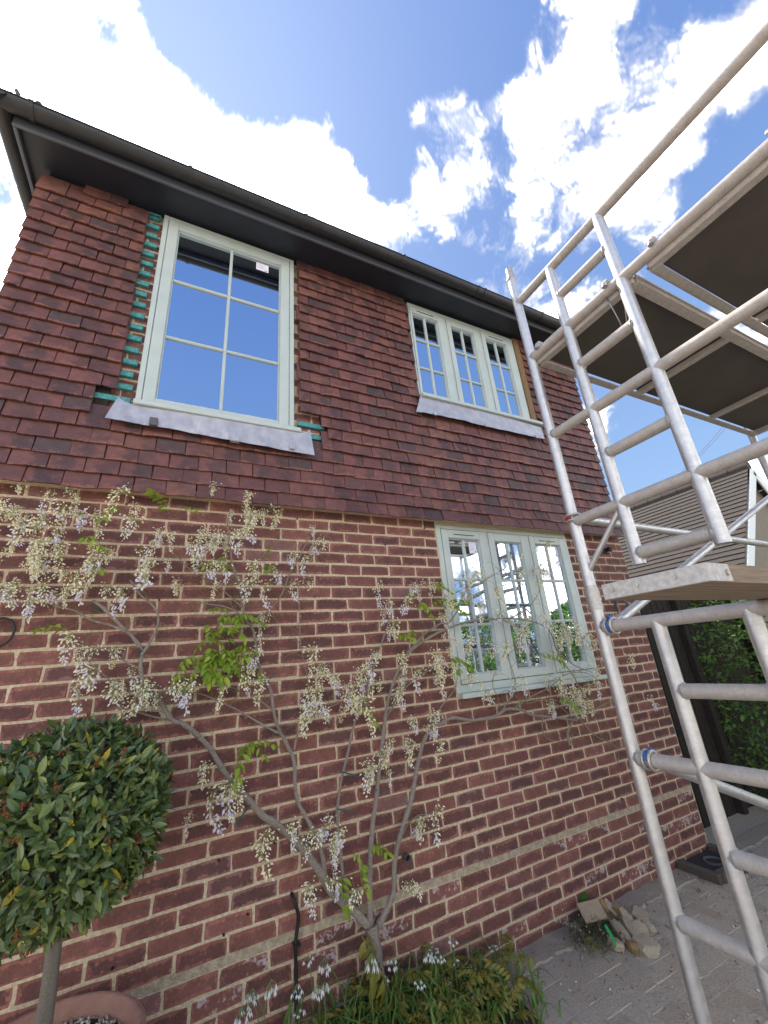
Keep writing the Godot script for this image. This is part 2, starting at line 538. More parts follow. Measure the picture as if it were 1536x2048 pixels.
func plank_material() -> StandardMaterial3D:
	var im := Image.create(512, 128, false, Image.FORMAT_RGB8)
	for y in 128:
		for x in 512:
			var g := noise.get_noise_2d(x * 0.6, y * 9.0 + 14.0 * noise.get_noise_2d(x * 0.5, y * 1.0))
			var f := noise.get_noise_2d(x * 3.0 + 700, y * 22.0)
			var c := Color(0.17, 0.125, 0.085).lerp(Color(0.30, 0.235, 0.17), clampf(0.5 + 0.8 * g + 0.4 * f, 0, 1))
			im.set_pixel(x, y, c.linear_to_srgb())
	var m := mat(Color.WHITE, 0.85)
	m.albedo_texture = ImageTexture.create_from_image(im)
	m.heightmap_enabled = true
	m.heightmap_texture = m.albedo_texture
	m.heightmap_scale = 0.2
	return m

func label_material() -> StandardMaterial3D:
	var im := Image.create(128, 128, false, Image.FORMAT_RGB8)
	im.fill(Color(0.93, 0.91, 0.97))
	im.fill_rect(Rect2i(8, 14, 104, 4), Color(0.75, 0.62, 0.8))
	for k in 7:
		im.fill_rect(Rect2i(10, 28 + k * 11, 50 + (k * 37) % 52, 3), Color(0.66, 0.62, 0.76))
	im.fill_rect(Rect2i(88, 104, 26, 12), Color(0.35, 0.33, 0.42))
	var m := mat(Color.WHITE, 0.5)
	m.albedo_texture = ImageTexture.create_from_image(im)
	return m

# ---------------------------------------------------------------- ground
func ground() -> void:
	var g := MB.new()
	g.face([Vector3(-120, -0.03, 120), Vector3(120, -0.03, 120), Vector3(120, -0.03, -120), Vector3(-120, -0.03, -120)])
	tag(put("ground", g, M.ground), "dusty grey brown ground around the house", "", "", "structure")
	var d := Node3D.new()
	d.name = "driveway"
	add_child(d)
	tag(d, "dusty block paved driveway in front of the house", "", "", "structure")
	var bed := MB.new()
	bed.box(Vector3(-3.0, -0.029, 0.0), Vector3(5.6, 0.0028, 6.0))
	bed.box(Vector3(3.26, -0.029, -1.6), Vector3(5.6, 0.0022, -0.0005))
	put("sand_bed", bed, M.ground, d)
	# blocks 200 x 100 mm in courses along the wall
	var kinds := []
	for k in 14:
		kinds.append(paver_shape(0.194, 0.096, k))
	var spots := []
	for i in range(-40, 60):
		for j in range(-30, 40):
			var u := Vector2(i + 2 * j, -i + 2 * j) * 0.1
			for k in 2:
				var c := u + (Vector2(0.1, 0.05) if k == 0 else Vector2(0.25, 0.1))
				if c.x > 0.45 and c.x < 5.5 and c.y > 0.17 and c.y < 3.0:
					spots.append([Vector3(c.x, 0, c.y), k])
	spots.sort_custom(func(a, b): return paver_weight(a[0]) > paver_weight(b[0]))
	var rest := MB.new()
	for k in spots.size():
		var x := Transform3D(Basis.from_euler(Vector3(rng.randfn(0, 0.006), rng.randfn(0, 0.006), rng.randfn(0, 0.006))) * Basis(Vector3.UP, PI / 2 * spots[k][1]), spots[k][0] + Vector3(0, rng.randf_range(-0.002, 0.002), 0))
		var s: MB = kinds[rng.randi() % kinds.size()]
		if k < 300:
			if not s.has_meta("m"):
				s.set_meta("m", s.mesh())
			put("paver", s.get_meta("m"), M.paver, d, x)
		else:
			rest.add(s, x)
	tag(put("paving", rest, M.paver, d), "", "", "", "stuff")
	# sandy strip of bedding beside the wall, crumbling over the first blocks
	var st := MB.new()
	var cols := 120
	for k in cols:
		var x0 := 0.55 + 4.6 * k / cols
		var x1 := 0.55 + 4.6 * (k + 1) / cols
		var e := func(x: float) -> float: return 0.19 + 0.045 * noise.get_noise_1d(x * 160.0) + 0.03 * noise.get_noise_1d(x * 700.0)
		var h := func(x: float, z: float) -> float: return 0.012 + 0.010 * noise.get_noise_2d(x * 500.0, z * 500.0)
		for j in 5:
			var a := j / 5.0
			var b := (j + 1) / 5.0
			var z00: float = e.call(x0) * a
			var z01: float = e.call(x0) * b
			var z10: float = e.call(x1) * a
			var z11: float = e.call(x1) * b
			var low := func(z: float, t: float) -> float: return -0.02 if t > 0.99 else z
			st.face([Vector3(x0, low.call(h.call(x0, z01), b), z01), Vector3(x1, low.call(h.call(x1, z11), b), z11), Vector3(x1, h.call(x1, z10), z10), Vector3(x0, h.call(x0, z00), z00)])
	put("sand_strip", st, tri(mat(Color.WHITE, 0.97), noise_tex(0.04, 512, 5, lin(0.33, 0.275, 0.215), lin(0.50, 0.425, 0.34), 40), 3.0, M.fine, 1.0), d)
	# crumbs of mortar, grit and fallen petals lying about
	var gr := MB.new()
	for k in 900:
		var x := rng.randf_range(0.7, 4.6)
		var z := absf(rng.randfn(0.0, 0.5)) + 0.05
		var s := rng.randf_range(0.003, 0.011) * (1.6 if rng.randf() < 0.06 else 1.0)
		var cc := Color(0.34, 0.29, 0.23).lerp(Color(0.18, 0.12, 0.09), rng.randf())
		if rng.randf() < 0.08:
			cc = Color(0.6, 0.57, 0.5)
		gr.cbox(Vector3(x, 0.008 + s * 0.3, z), Vector3(s, s * 0.6, s * rng.randf_range(0.6, 1.4)), Basis.from_euler(Vector3(rng.randf(), rng.randf() * 6, rng.randf())), cc, s * 0.15)
	tag(put("grit", gr, M.vc, d), "", "", "", "stuff")

func paver_weight(p: Vector3) -> float:
	var s := seen_at(p)
	if s.x < 900 or s.x > 1580 or s.y > 2100:
		return 0.0
	return 1.0 / s.z

func paver_shape(w: float, h: float, k: int) -> MB:
	var m := MB.new()
	var t := 0.86 + 0.3 * fmod(k * 0.37, 1.0)
	m.cbox(Vector3(0, -0.027, 0), Vector3(w, 0.064, h), Basis.IDENTITY, Color(t, t * (0.96 + 0.03 * (k % 3)), t * (0.92 + 0.04 * (k % 3))), 0.004)
	return m

# ---------------------------------------------------------------- the house
const BW := 0.225
const BH := 0.0781
const TOPB := 2.74
const XL := -1.93
const XR := 3.235
const TG := 0.0985     # gauge of the hung tiles
const TW := 0.1635
const TY := 2.708

var brick_cache := {}
var tile_cache := {}

func brick_shape(w: float, k: int) -> MB:
	var key := "%d_%d" % [roundi(w * 1000), k]
	if brick_cache.has(key):
		return brick_cache[key]
	var r := RandomNumberGenerator.new()
	r.seed = hash(key)
	var m := MB.new()
	var h := BH - 0.0115
	var b := 0.0035
	var per := []
	var nx := 3 if w > 0.12 else 2
	for j in nx + 1: per.append(Vector2(-w / 2 + w * j / nx, -h / 2))
	for j in range(1, 3): per.append(Vector2(w / 2, -h / 2 + h * j / 2.0))
	for j in range(1, nx + 1): per.append(Vector2(w / 2 - w * j / nx, h / 2))
	per.append(Vector2(-w / 2, 0))
	var cell := Vector2(k % 4, (k / 4) % 12)
	var uv := func(p: Vector2) -> Vector2: return (cell + Vector2(clampf(p.x / 0.215 + 0.5, 0.012, 0.988), clampf(0.5 - p.y / h, 0.03, 0.97))) / Vector2(4, 12)
	for j in per.size():
		per[j] += Vector2(r.randfn(0, 0.0011), r.randfn(0, 0.0011))
		var corner: bool = absf(absf(per[j].x) - w / 2) < 0.006 and absf(absf(per[j].y) - h / 2) < 0.006
		if corner and r.randf() < 0.5:
			per[j] *= Vector2(1.0 - r.randf_range(0.003, 0.012) / w, 1.0 - r.randf_range(0.002, 0.006) / h)
	var n := per.size()
	var z0 := r.randfn(0, 0.0008)
	var front := []
	var ctr := m.vert(Vector3(0, 0, z0 + 0.0006), Vector3(0, 0, 1), uv.call(Vector2.ZERO))
	for j in n:
		var p: Vector2 = per[j]
		front.append(p - Vector2(signf(p.x) * b * (1.0 if absf(p.x) > w / 2 - 0.006 else 0.0), signf(p.y) * b * (1.0 if absf(p.y) > h / 2 - 0.006 else 0.0)))
		m.vert(Vector3(front[j].x, front[j].y, z0), Vector3(0, 0, 1), uv.call(front[j]))
	for j in n:
		m.i.append_array([ctr, ctr + 1 + (j + 1) % n, ctr + 1 + j])
	for j in n:
		var a: Vector2 = per[j]
		var c: Vector2 = per[(j + 1) % n]
		var fa: Vector2 = front[j]
		var fc: Vector2 = front[(j + 1) % n]
		m.face([Vector3(a.x, a.y, z0 - b), Vector3(c.x, c.y, z0 - b), Vector3(fc.x, fc.y, z0), Vector3(fa.x, fa.y, z0)], Color.WHITE, [uv.call(a), uv.call(c), uv.call(fc), uv.call(fa)])
		m.face([Vector3(a.x, a.y, -0.03), Vector3(c.x, c.y, -0.03), Vector3(c.x, c.y, z0 - b), Vector3(a.x, a.y, z0 - b)], Color.WHITE, [uv.call(a), uv.call(c), uv.call(c), uv.call(a)])
	brick_cache[key] = m
	return m

func tile_shape(w: float, k: int) -> MB:
	var key := "%d_%d" % [roundi(w * 1000), k]
	if tile_cache.has(key):
		return tile_cache[key]
	var r := RandomNumberGenerator.new()
	r.seed = hash(key + "t")
	var m := MB.new()
	var hgt := 0.172
	var th := 0.0125
	var bow := r.randf_range(0.0, 0.006)           # hollow along the length
	var sag := r.randfn(0, 0.0022)                 # bow across the width
	var skew := r.randfn(0, 0.0018)
	var cell := Vector2(k % 5, (k / 5) % 8)
	var uv := func(x: float, y: float) -> Vector2: return (cell + Vector2(clampf(x / TW + 0.5, 0.015, 0.985), clampf(1.0 - y / 0.108, 0.02, 0.98))) / Vector2(5, 8)
	var P := func(x: float, y: float, back: float) -> Vector3:
		var q := x / w
		return Vector3(x, y + (skew * q * 2.0 + sag * (1.0 - 4.0 * q * q)) * (1.0 - y / hgt), 0.031 - 0.031 * y / hgt - bow * sin(PI * y / hgt) + sag * (1.0 - 4.0 * q * q) * 0.8 - back)
	var xs := [-w / 2, -w / 6, w / 6, w / 2]
	var ys := [0.0, 0.045, 0.1, hgt]
	for a in 3:
		for b in 3:
			var q := [P.call(xs[a], ys[b], 0.0), P.call(xs[a + 1], ys[b], 0.0), P.call(xs[a + 1], ys[b + 1], 0.0), P.call(xs[a], ys[b + 1], 0.0)]
			m.face(q, Color.WHITE, [uv.call(xs[a], ys[b]), uv.call(xs[a + 1], ys[b]), uv.call(xs[a + 1], ys[b + 1]), uv.call(xs[a], ys[b + 1])])
		m.face([P.call(xs[a], 0, th), P.call(xs[a + 1], 0, th), P.call(xs[a + 1], 0, 0.0), P.call(xs[a], 0, 0.0)], Color.WHITE, [uv.call(xs[a], 0), uv.call(xs[a + 1], 0), uv.call(xs[a + 1], 0.004), uv.call(xs[a], 0.004)])
		m.face([P.call(xs[a + 1], 0, th), P.call(xs[a], 0, th), P.call(xs[a], hgt, th), P.call(xs[a + 1], hgt, th)], Color.WHITE, [uv.call(xs[a + 1], 0), uv.call(xs[a], 0), uv.call(xs[a], 0.1), uv.call(xs[a + 1], 0.1)])
	for s in [-1, 1]:
		var x: float = xs[0] if s < 0 else xs[3]
		var q := [P.call(x, 0, th), P.call(x, 0, 0.0), P.call(x, hgt, 0.0), P.call(x, hgt, th)]
		if s > 0: q.reverse()
		m.face(q, Color.WHITE, [uv.call(x, 0), uv.call(x, 0), uv.call(x, 0.1), uv.call(x, 0.1)])
	tile_cache[key] = m
	return m

func wall_boxes(m: MB, x0: float, x1: float, y0: float, y1: float, z0: float, z1: float, holes: Array) -> void:
	var xs := [x0, x1]
	var ys := [y0, y1]
	for h in holes:
		xs.append_array([h.position.x, h.end.x])
		ys.append_array([h.position.y, h.end.y])
	xs.sort(); ys.sort()
	for b in ys.size() - 1:
		var a := 0
		while a < xs.size() - 1:
			var solid := func(k: int) -> bool:
				var c := Vector2((xs[k] + xs[k + 1]) / 2, (ys[b] + ys[b + 1]) / 2)
				for h in holes:
					if h.has_point(c): return false
				return true
			if not solid.call(a) or ys[b + 1] - ys[b] < 0.0005:
				a += 1
				continue
			var e := a
			while e + 1 < xs.size() - 1 and solid.call(e + 1): e += 1
			if xs[e + 1] - xs[a] > 0.0005:
				m.box(Vector3(xs[a], ys[b], z0), Vector3(xs[e + 1], ys[b + 1], z1))
			a = e + 1

const WIN_BIG := Rect2(-1.262, 3.32, 1.002, 1.735)
const WIN_UP := Rect2(0.882, 3.92, 1.375, 1.125)
const WIN_LOW := Rect2(0.905, 1.442, 1.498, 1.262)

func house() -> void:
	var H := thing("brick_house", "red brick house with clay tile hung upper storey and dark eaves", "house")
	var holes := [WIN_BIG, WIN_UP, WIN_LOW]
	var wall := MB.new()
	wall_boxes(wall, XL, XR, -0.03, 5.078, -0.26, -0.0035, holes)
	# thick course of mortar over the plinth
	var bandm := MB.new()
	for k in 60:
		var xa := XL + (XR - XL) * k / 60.0
		var xb := XL + (XR - XL) * (k + 1) / 60.0
		var e := func(x: float, s: float) -> float: return 0.004 * noise.get_noise_2d(x * 300.0, s * 90.0)
		var za := -0.002 + 0.0015 * noise.get_noise_1d(xa * 900.0)
		var zb := -0.002 + 0.0015 * noise.get_noise_1d(xb * 900.0)
		bandm.face([Vector3(xa, 0.445 + e.call(xa, 1), za), Vector3(xb, 0.445 + e.call(xb, 1), zb), Vector3(xb, 0.489 + e.call(xb, 2), zb), Vector3(xa, 0.489 + e.call(xa, 2), za)])
	var wn := put("wall", wall, M.mortar, H)
	put("mortar_band", bandm, M.band, H)
	var back := MB.new()
	back.box(Vector3(XL, -0.03, -7.0), Vector3(XR, 5.078, -0.262))
	put("rooms", back, M.gap, H)

	# ---- bricks
	var list := []
	for c in range(-30, 36):
		var y := TOPB - (c - 0.5) * BH             # centre of course c, counted down from the tiles
		if c > 29:
			y = 0.447 - (c - 30 + 0.5) * BH
		if y < -0.02 or y > 5.04:
			continue
		var off := 0.0 if c % 2 == 0 else 0.5
		if c > 29:
			off = 0.34 if c % 2 == 0 else 0.84
		var x := BW * (floorf(XL / BW) - 1 + off)
		while x < XR:
			var spans := [[maxf(x, XL), minf(x + BW, XR)]]
			x += BW
			for h in holes:
				if y + BH * 0.3 > h.position.y and y - BH * 0.3 < h.end.y:
					var nxt := []
					for s in spans:
						if s[1] <= h.position.x or s[0] >= h.end.x:
							nxt.append(s)
						else:
							if s[0] < h.position.x: nxt.append([s[0], h.position.x])
							if s[1] > h.end.x: nxt.append([h.end.x, s[1]])
					spans = nxt
			for s in spans:
				var w: float = s[1] - s[0] - 0.0105
				var xc: float = (s[0] + s[1]) / 2
				if w < 0.03: continue
				if c < 1 and not ((xc > -1.6 and xc < -1.25) or (xc > -0.3 and xc < 0.12)): continue
				list.append([Vector3(xc, y, 0), snappedf(w, 0.004), weight_of(Vector3(xc, y, 0)) * w, c])
	list.sort_custom(func(a, b): return a[2] > b[2])
	var rest := MB.new()
	for k in list.size():
		var q: Array = list[k]
		var vk := rng.randi() % 44
		if q[1] < 0.205: vk = rng.randi() % 12
		elif q[3] > 29 and rng.randf() < 0.3: vk = 44 + rng.randi() % 4
		var s := brick_shape(q[1], vk)
		var x := Transform3D(Basis.from_euler(Vector3(rng.randfn(0, 0.004), rng.randfn(0, 0.004), rng.randfn(0, 0.003))), q[0] + Vector3(0, rng.randfn(0, 0.0009), rng.randfn(0, 0.0007)))
		if k < 300:
			if not s.has_meta("m"):
				s.set_meta("m", s.mesh())
			put("brick", s.get_meta("m"), M.brick, wn, x)
		else:
			rest.add(s, x)
	tag(put("brickwork", rest, M.brick, wn), "", "", "", "stuff")

	# ---- hung tiles
	var hang := MB.new()
	hang.box(Vector3(-1.98, 2.735, -0.0045), Vector3(-1.40, 5.075, 0.022))
	hang.box(Vector3(-0.05, 2.735, -0.0045), Vector3(0.87, 5.075, 0.022))
	hang.box(Vector3(2.40, 2.735, -0.0045), Vector3(3.19, 5.075, 0.022))
	hang.box(Vector3(-1.399, 2.735, -0.0045), Vector3(-0.051, 3.20, 0.022))
	hang.box(Vector3(0.871, 2.735, -0.0045), Vector3(2.399, 3.74, 0.022))
	var hn := put("tile_hanging", hang, M.fence, H)
	var tl := []
	for r in 24:
		var y := TY + r * TG
		var x := -2.015 - (TW * 0.5 if r % 2 else 0.0)
		var first := true
		while x < 3.2:
			var xa := maxf(x, -2.015)
			var xb := minf(x + TW, 3.2)
			x += TW
			var yc := y + 0.05
			var cuts := []
			if yc > 3.24:      # beside the tall window
				var left := -1.362 + 0.006 * sin(r * 4.1)
				if r == 23: left = -1.50
				var right := -0.226 + 0.012 * sin(r * 2.1)
				if yc < 3.46: right = -0.055 + (0.0 if r % 2 else 0.05)
				if yc < 3.36: left = -1.47
				cuts.append([left, right])
			if yc > 3.80:
				cuts.append([0.874 + 0.004 * sin(r * 3.3), 2.348])
			if yc > 3.70 and yc <= 3.80:
				cuts.append([0.868, 2.36])
			if r == 23 and xa < -1.78: continue
			var ok := true
			for cu in cuts:
				if xa >= cu[0] - 0.001 and xb <= cu[1] + 0.001: ok = false
				elif xa < cu[0] and xb > cu[0]: xb = cu[0]
				elif xa < cu[1] and xb > cu[1]: xa = cu[1]
			if not ok or xb - xa < 0.03: continue
			var kick := 0.0
			if r < 3: kick = [0.030, 0.016, 0.006][r]
			tl.append([Vector3((xa + xb) / 2, y, 0.036 + kick), snappedf(xb - xa - 0.003, 0.003), weight_of(Vector3((xa + xb) / 2, y, 0.07)) * (xb - xa), r])
	tl.sort_custom(func(a, b): return a[2] > b[2])
	var trest := MB.new()
	for k in tl.size():
		var q: Array = tl[k]
		var vk := rng.randi() % 40
		if q[1] < 0.158: vk = rng.randi() % 12
		var s := tile_shape(q[1], vk)
		var x := Transform3D(Basis.from_euler(Vector3(rng.randfn(0, 0.008), rng.randfn(0, 0.008), rng.randfn(0, 0.004))), q[0] + Vector3(rng.randfn(0, 0.001), rng.randfn(0, 0.0011), absf(rng.randfn(0, 0.0018))))
		if q[3] < 2: x.basis = x.basis * Basis(Vector3.RIGHT, -0.09 if q[3] == 0 else -0.05)
		if k < 300:
			if not s.has_meta("m"):
				s.set_meta("m", s.mesh())
			put("tile", s.get_meta("m"), M.tile, hn, x)
		else:
			trest.add(s, x)
	tag(put("tilework", trest, M.tile, hn), "", "", "", "stuff")
	# corner tiles that wrap round the left end
	for r in 23:
		var s := tile_shape(0.15, r % 12)
		put("corner_tile", s, M.tile, hn, Transform3D(Basis(Vector3.UP, -PI / 2), Vector3(-1.985 - (0.03 if r == 0 else 0.0), TY + r * TG, -0.045)))
	# mortar fillet under the lowest tiles
	var fil := MB.new()
	fil.face([Vector3(XL, 2.728, 0.0), Vector3(XR - 0.05, 2.728, 0.0), Vector3(XR - 0.05, 2.717, 0.085), Vector3(XL, 2.717, 0.085)].map(func(p): return p))
	fil.box(Vector3(XL, 2.729, -0.003), Vector3(XR - 0.05, 2.76, 0.07))
	put("fillet", fil, M.mortar, H)

	# ---- battens
	for k in 18:
		var y := 3.352 + k * 0.0985
		put("batten", batten(-1.52, -1.288 + rng.randf_range(-0.008, 0.008), y), M.batten, H)
	put("batten", batten(-1.56, -1.285, 5.045), M.batten, H)
	put("batten", batten(-1.9, -1.75, 5.03), M.batten, H)
	put("batten", batten(-0.232, 0.0, 3.318), M.batten, H)
	put("batten", batten(-0.225, -0.02, 3.415), M.batten, H)

	eaves(H)
	# ---- windows
	tag(window(H, WIN_BIG, 0.052, [[-1.225, -0.300]], [[-1.155, -0.372]], 3.383, 4.941, [4.43, 3.905], true, []), "tall upstairs window with six panes reflecting blue sky")
	tag(window(H, WIN_UP, 0.052, [[0.90, 1.308], [1.336, 1.766], [1.793, 2.235]], [[0.925, 1.225], [1.39, 1.685], [1.848, 2.148]], 3.952, 4.925, [4.603, 4.266], false, [0, 2]), "upstairs three light casement window beside an oak post")
	tag(window(H, WIN_LOW, 0.004, [[0.951, 1.402], [1.432, 1.872], [1.91, 2.366]], [[1.013, 1.331], [1.497, 1.800], [1.972, 2.293]], 1.558, 2.596, [2.258, 1.907], false, [0, 2]), "downstairs three light casement window with wisteria across it")
	var post := MB.new()
	post.box(Vector3(2.262, 3.905, 0.0), Vector3(2.344, 5.06, 0.062), Color.WHITE, 0.003)
	put("oak_post", post, M.oak, H)
	flashings(H)

func batten(x0: float, x1: float, y: float) -> MB:
	var m := MB.new()
	m.box(Vector3(x0, y - 0.019, -0.002), Vector3(x1, y + 0.019, 0.0245), Color.WHITE, 0.0015)
	return m

func eaves(H: Node) -> void:
	var so := MB.new()
	so.box(Vector3(-2.085, 5.08, -6.9), Vector3(3.52, 5.095, 0.284))
	put("soffit", so, M.soffit, H)
	var fa := MB.new()
	fa.box(Vector3(-2.107, 5.040, 0.2845), Vector3(3.542, 5.20, 0.304), Color.WHITE, 0.003)
	fa.box(Vector3(-2.107, 5.040, -6.9), Vector3(-2.0855, 5.20, 0.284), Color.WHITE, 0.003)
	fa.box(Vector3(3.5205, 5.040, -6.9), Vector3(3.542, 5.20, 0.284), Color.WHITE, 0.003)
	put("fascia", fa, M.fascia, H)
	# half round gutters, front and left side
	var gu := MB.new()
	gutter_run(gu, Vector3(-2.20, 5.128, 0.366), Vector3(3.62, 5.128, 0.366), Vector3(0, 0, 1))
	gutter_run(gu, Vector3(-2.164, 5.129, 0.42), Vector3(-2.164, 5.129, -6.9), Vector3(-1, 0, 0))
	var gn := put("gutter", gu, M.gutter, H)
	for x in [-2.0, -1.1, -0.25, 0.66, 1.52, 1.60, 2.4, 3.2]:
		var b := MB.new()
		for k in 10:
			var a0 := PI + PI * k / 10.0
			var a1 := PI + PI * (k + 1) / 10.0
			var p := func(a: float, r: float, xx: float) -> Vector3: return Vector3(xx, 5.128 + r * sin(a), 0.366 + r * cos(a))
			b.face([p.call(a0, 0.060, x - 0.014), p.call(a0, 0.060, x + 0.014), p.call(a1, 0.060, x + 0.014), p.call(a1, 0.060, x - 0.014)])
			b.face([p.call(a1, 0.0545, x - 0.014), p.call(a1, 0.060, x - 0.014), p.call(a0, 0.060, x - 0.014), p.call(a0, 0.0545, x - 0.014)])
			b.face([p.call(a0, 0.0545, x + 0.014), p.call(a0, 0.060, x + 0.014), p.call(a1, 0.060, x + 0.014), p.call(a1, 0.0545, x + 0.014)])
		b.box(Vector3(x - 0.014, 5.124, 0.419), Vector3(x + 0.014, 5.141, 0.427))
		put("gutter_bracket", b, M.gutter, gn)
	# hipped roof
	var ro := MB.new()
	var e0 := Vector3(-2.13, 5.19, 0.34)
	var e1 := Vector3(3.57, 5.19, 0.34)
	var e2 := Vector3(3.57, 5.19, -7.0)
	var e3 := Vector3(-2.13, 5.19, -7.0)
	var r0 := Vector3(0.0, 7.25, -3.33)
	var r1 := Vector3(1.3, 7.25, -3.33)
	ro.face([e0, e1, r1, r0]); ro.face([e1, e2, r1]); ro.face([e2, e3, r0, r1]); ro.face([e3, e0, r0])
	ro.face([e0, e3, e2, e1])
	put("roof", ro, M.roof, H)
	# mossy hip end at the corner
	var mo := MB.new()
	for k in 12:
		var s := rng.randf_range(0.014, 0.026)
		var p := Vector3(-2.12 + rng.randf() * 0.2, 5.16, 0.38 + rng.randfn(0, 0.012))
		p.y += 0.02 * exp(-pow((p.x + 2.03) / 0.06, 2.0)) * rng.randf()
		mo.add(lump(k, s), Transform3D(Basis(), p), Color(0.085, 0.085, 0.045).lerp(Color(0.13, 0.12, 0.075), rng.randf()))
	tag(put("moss", mo, M.vc, H), "", "", "", "stuff")
	var clip := MB.new()
	clip.tube(smooth_path([Vector3(-2.065, 5.15, 0.40), Vector3(-2.08, 5.19, 0.40), Vector3(-2.09, 5.215, 0.395)]), PackedFloat32Array([0.008, 0.012, 0.014, 0.012, 0.008]), 8)
	put("hip_hook", clip, M.grey, H)

func gutter_run(m: MB, a: Vector3, b: Vector3, out: Vector3) -> void:
	var n := 14
	for k in n:
		for shell in 2:
			var r := 0.054 if shell == 0 else 0.0505
			var P := func(p: Vector3, q: int) -> Vector3:
				var t := PI + PI * q / n
				return p + out * (r * cos(t)) + Vector3.UP * (r * sin(t))
			var q := [P.call(a, k), P.call(b, k), P.call(b, k + 1), P.call(a, k + 1)]
			m.face(q)
	for s in [-1.0, 1.0]:
		m.cbox((a + b) / 2 + out * (s * 0.0535) + Vector3.UP * 0.003, (b - a).abs() + out.abs() * 0.008 + Vector3.UP * 0.009)

func lump(k: int, s: float, sq := 0.75) -> MB:
	var m := MB.new()
	var r := RandomNumberGenerator.new()
	r.seed = 900 + k
	var lat := 5
	var lon := 7
	var P := []
	for a in lat + 1:
		var row := []
		var th := PI * a / lat
		for b in lon:
			var ph := TAU * b / lon + 0.3 * a
			var q := s * (1.0 + r.randfn(0, 0.16))
			row.append(Vector3(q * sin(th) * cos(ph), q * sq * cos(th), q * sin(th) * sin(ph)))
		if a == 0 or a == lat:
			for b in lon: row[b] = row[0]
		P.append(row)
	for a in lat:
		for b in lon:
			var p0: Vector3 = P[a][b]
			var p1: Vector3 = P[a][(b + 1) % lon]
			var p2: Vector3 = P[a + 1][(b + 1) % lon]
			var p3: Vector3 = P[a + 1][b]
			if a == 0: m.out_face([p0, p2, p3], Vector3.ZERO)
			elif a == lat - 1: m.out_face([p0, p1, p3], Vector3.ZERO)
			else:
				m.out_face([p0, p1, p2], Vector3.ZERO)
				m.out_face([p0, p2, p3], Vector3.ZERO)
	return m

func ring(m: MB, x0: float, x1: float, y0: float, y1: float, gx0: float, gx1: float, gy0: float, gy1: float, z0: float, z1: float, bev := 0.003) -> void:
	m.box(Vector3(x0, y0, z0), Vector3(gx0, y1, z1), Color.WHITE, bev)
	m.box(Vector3(gx1, y0, z0), Vector3(x1, y1, z1), Color.WHITE, bev)
	m.box(Vector3(gx0 - 0.0002, y0, z0), Vector3(gx1 + 0.0002, gy0, z1 - 0.0006), Color.WHITE, bev)
	m.box(Vector3(gx0 - 0.0002, gy1, z0), Vector3(gx1 + 0.0002, y1, z1 - 0.0006), Color.WHITE, bev)

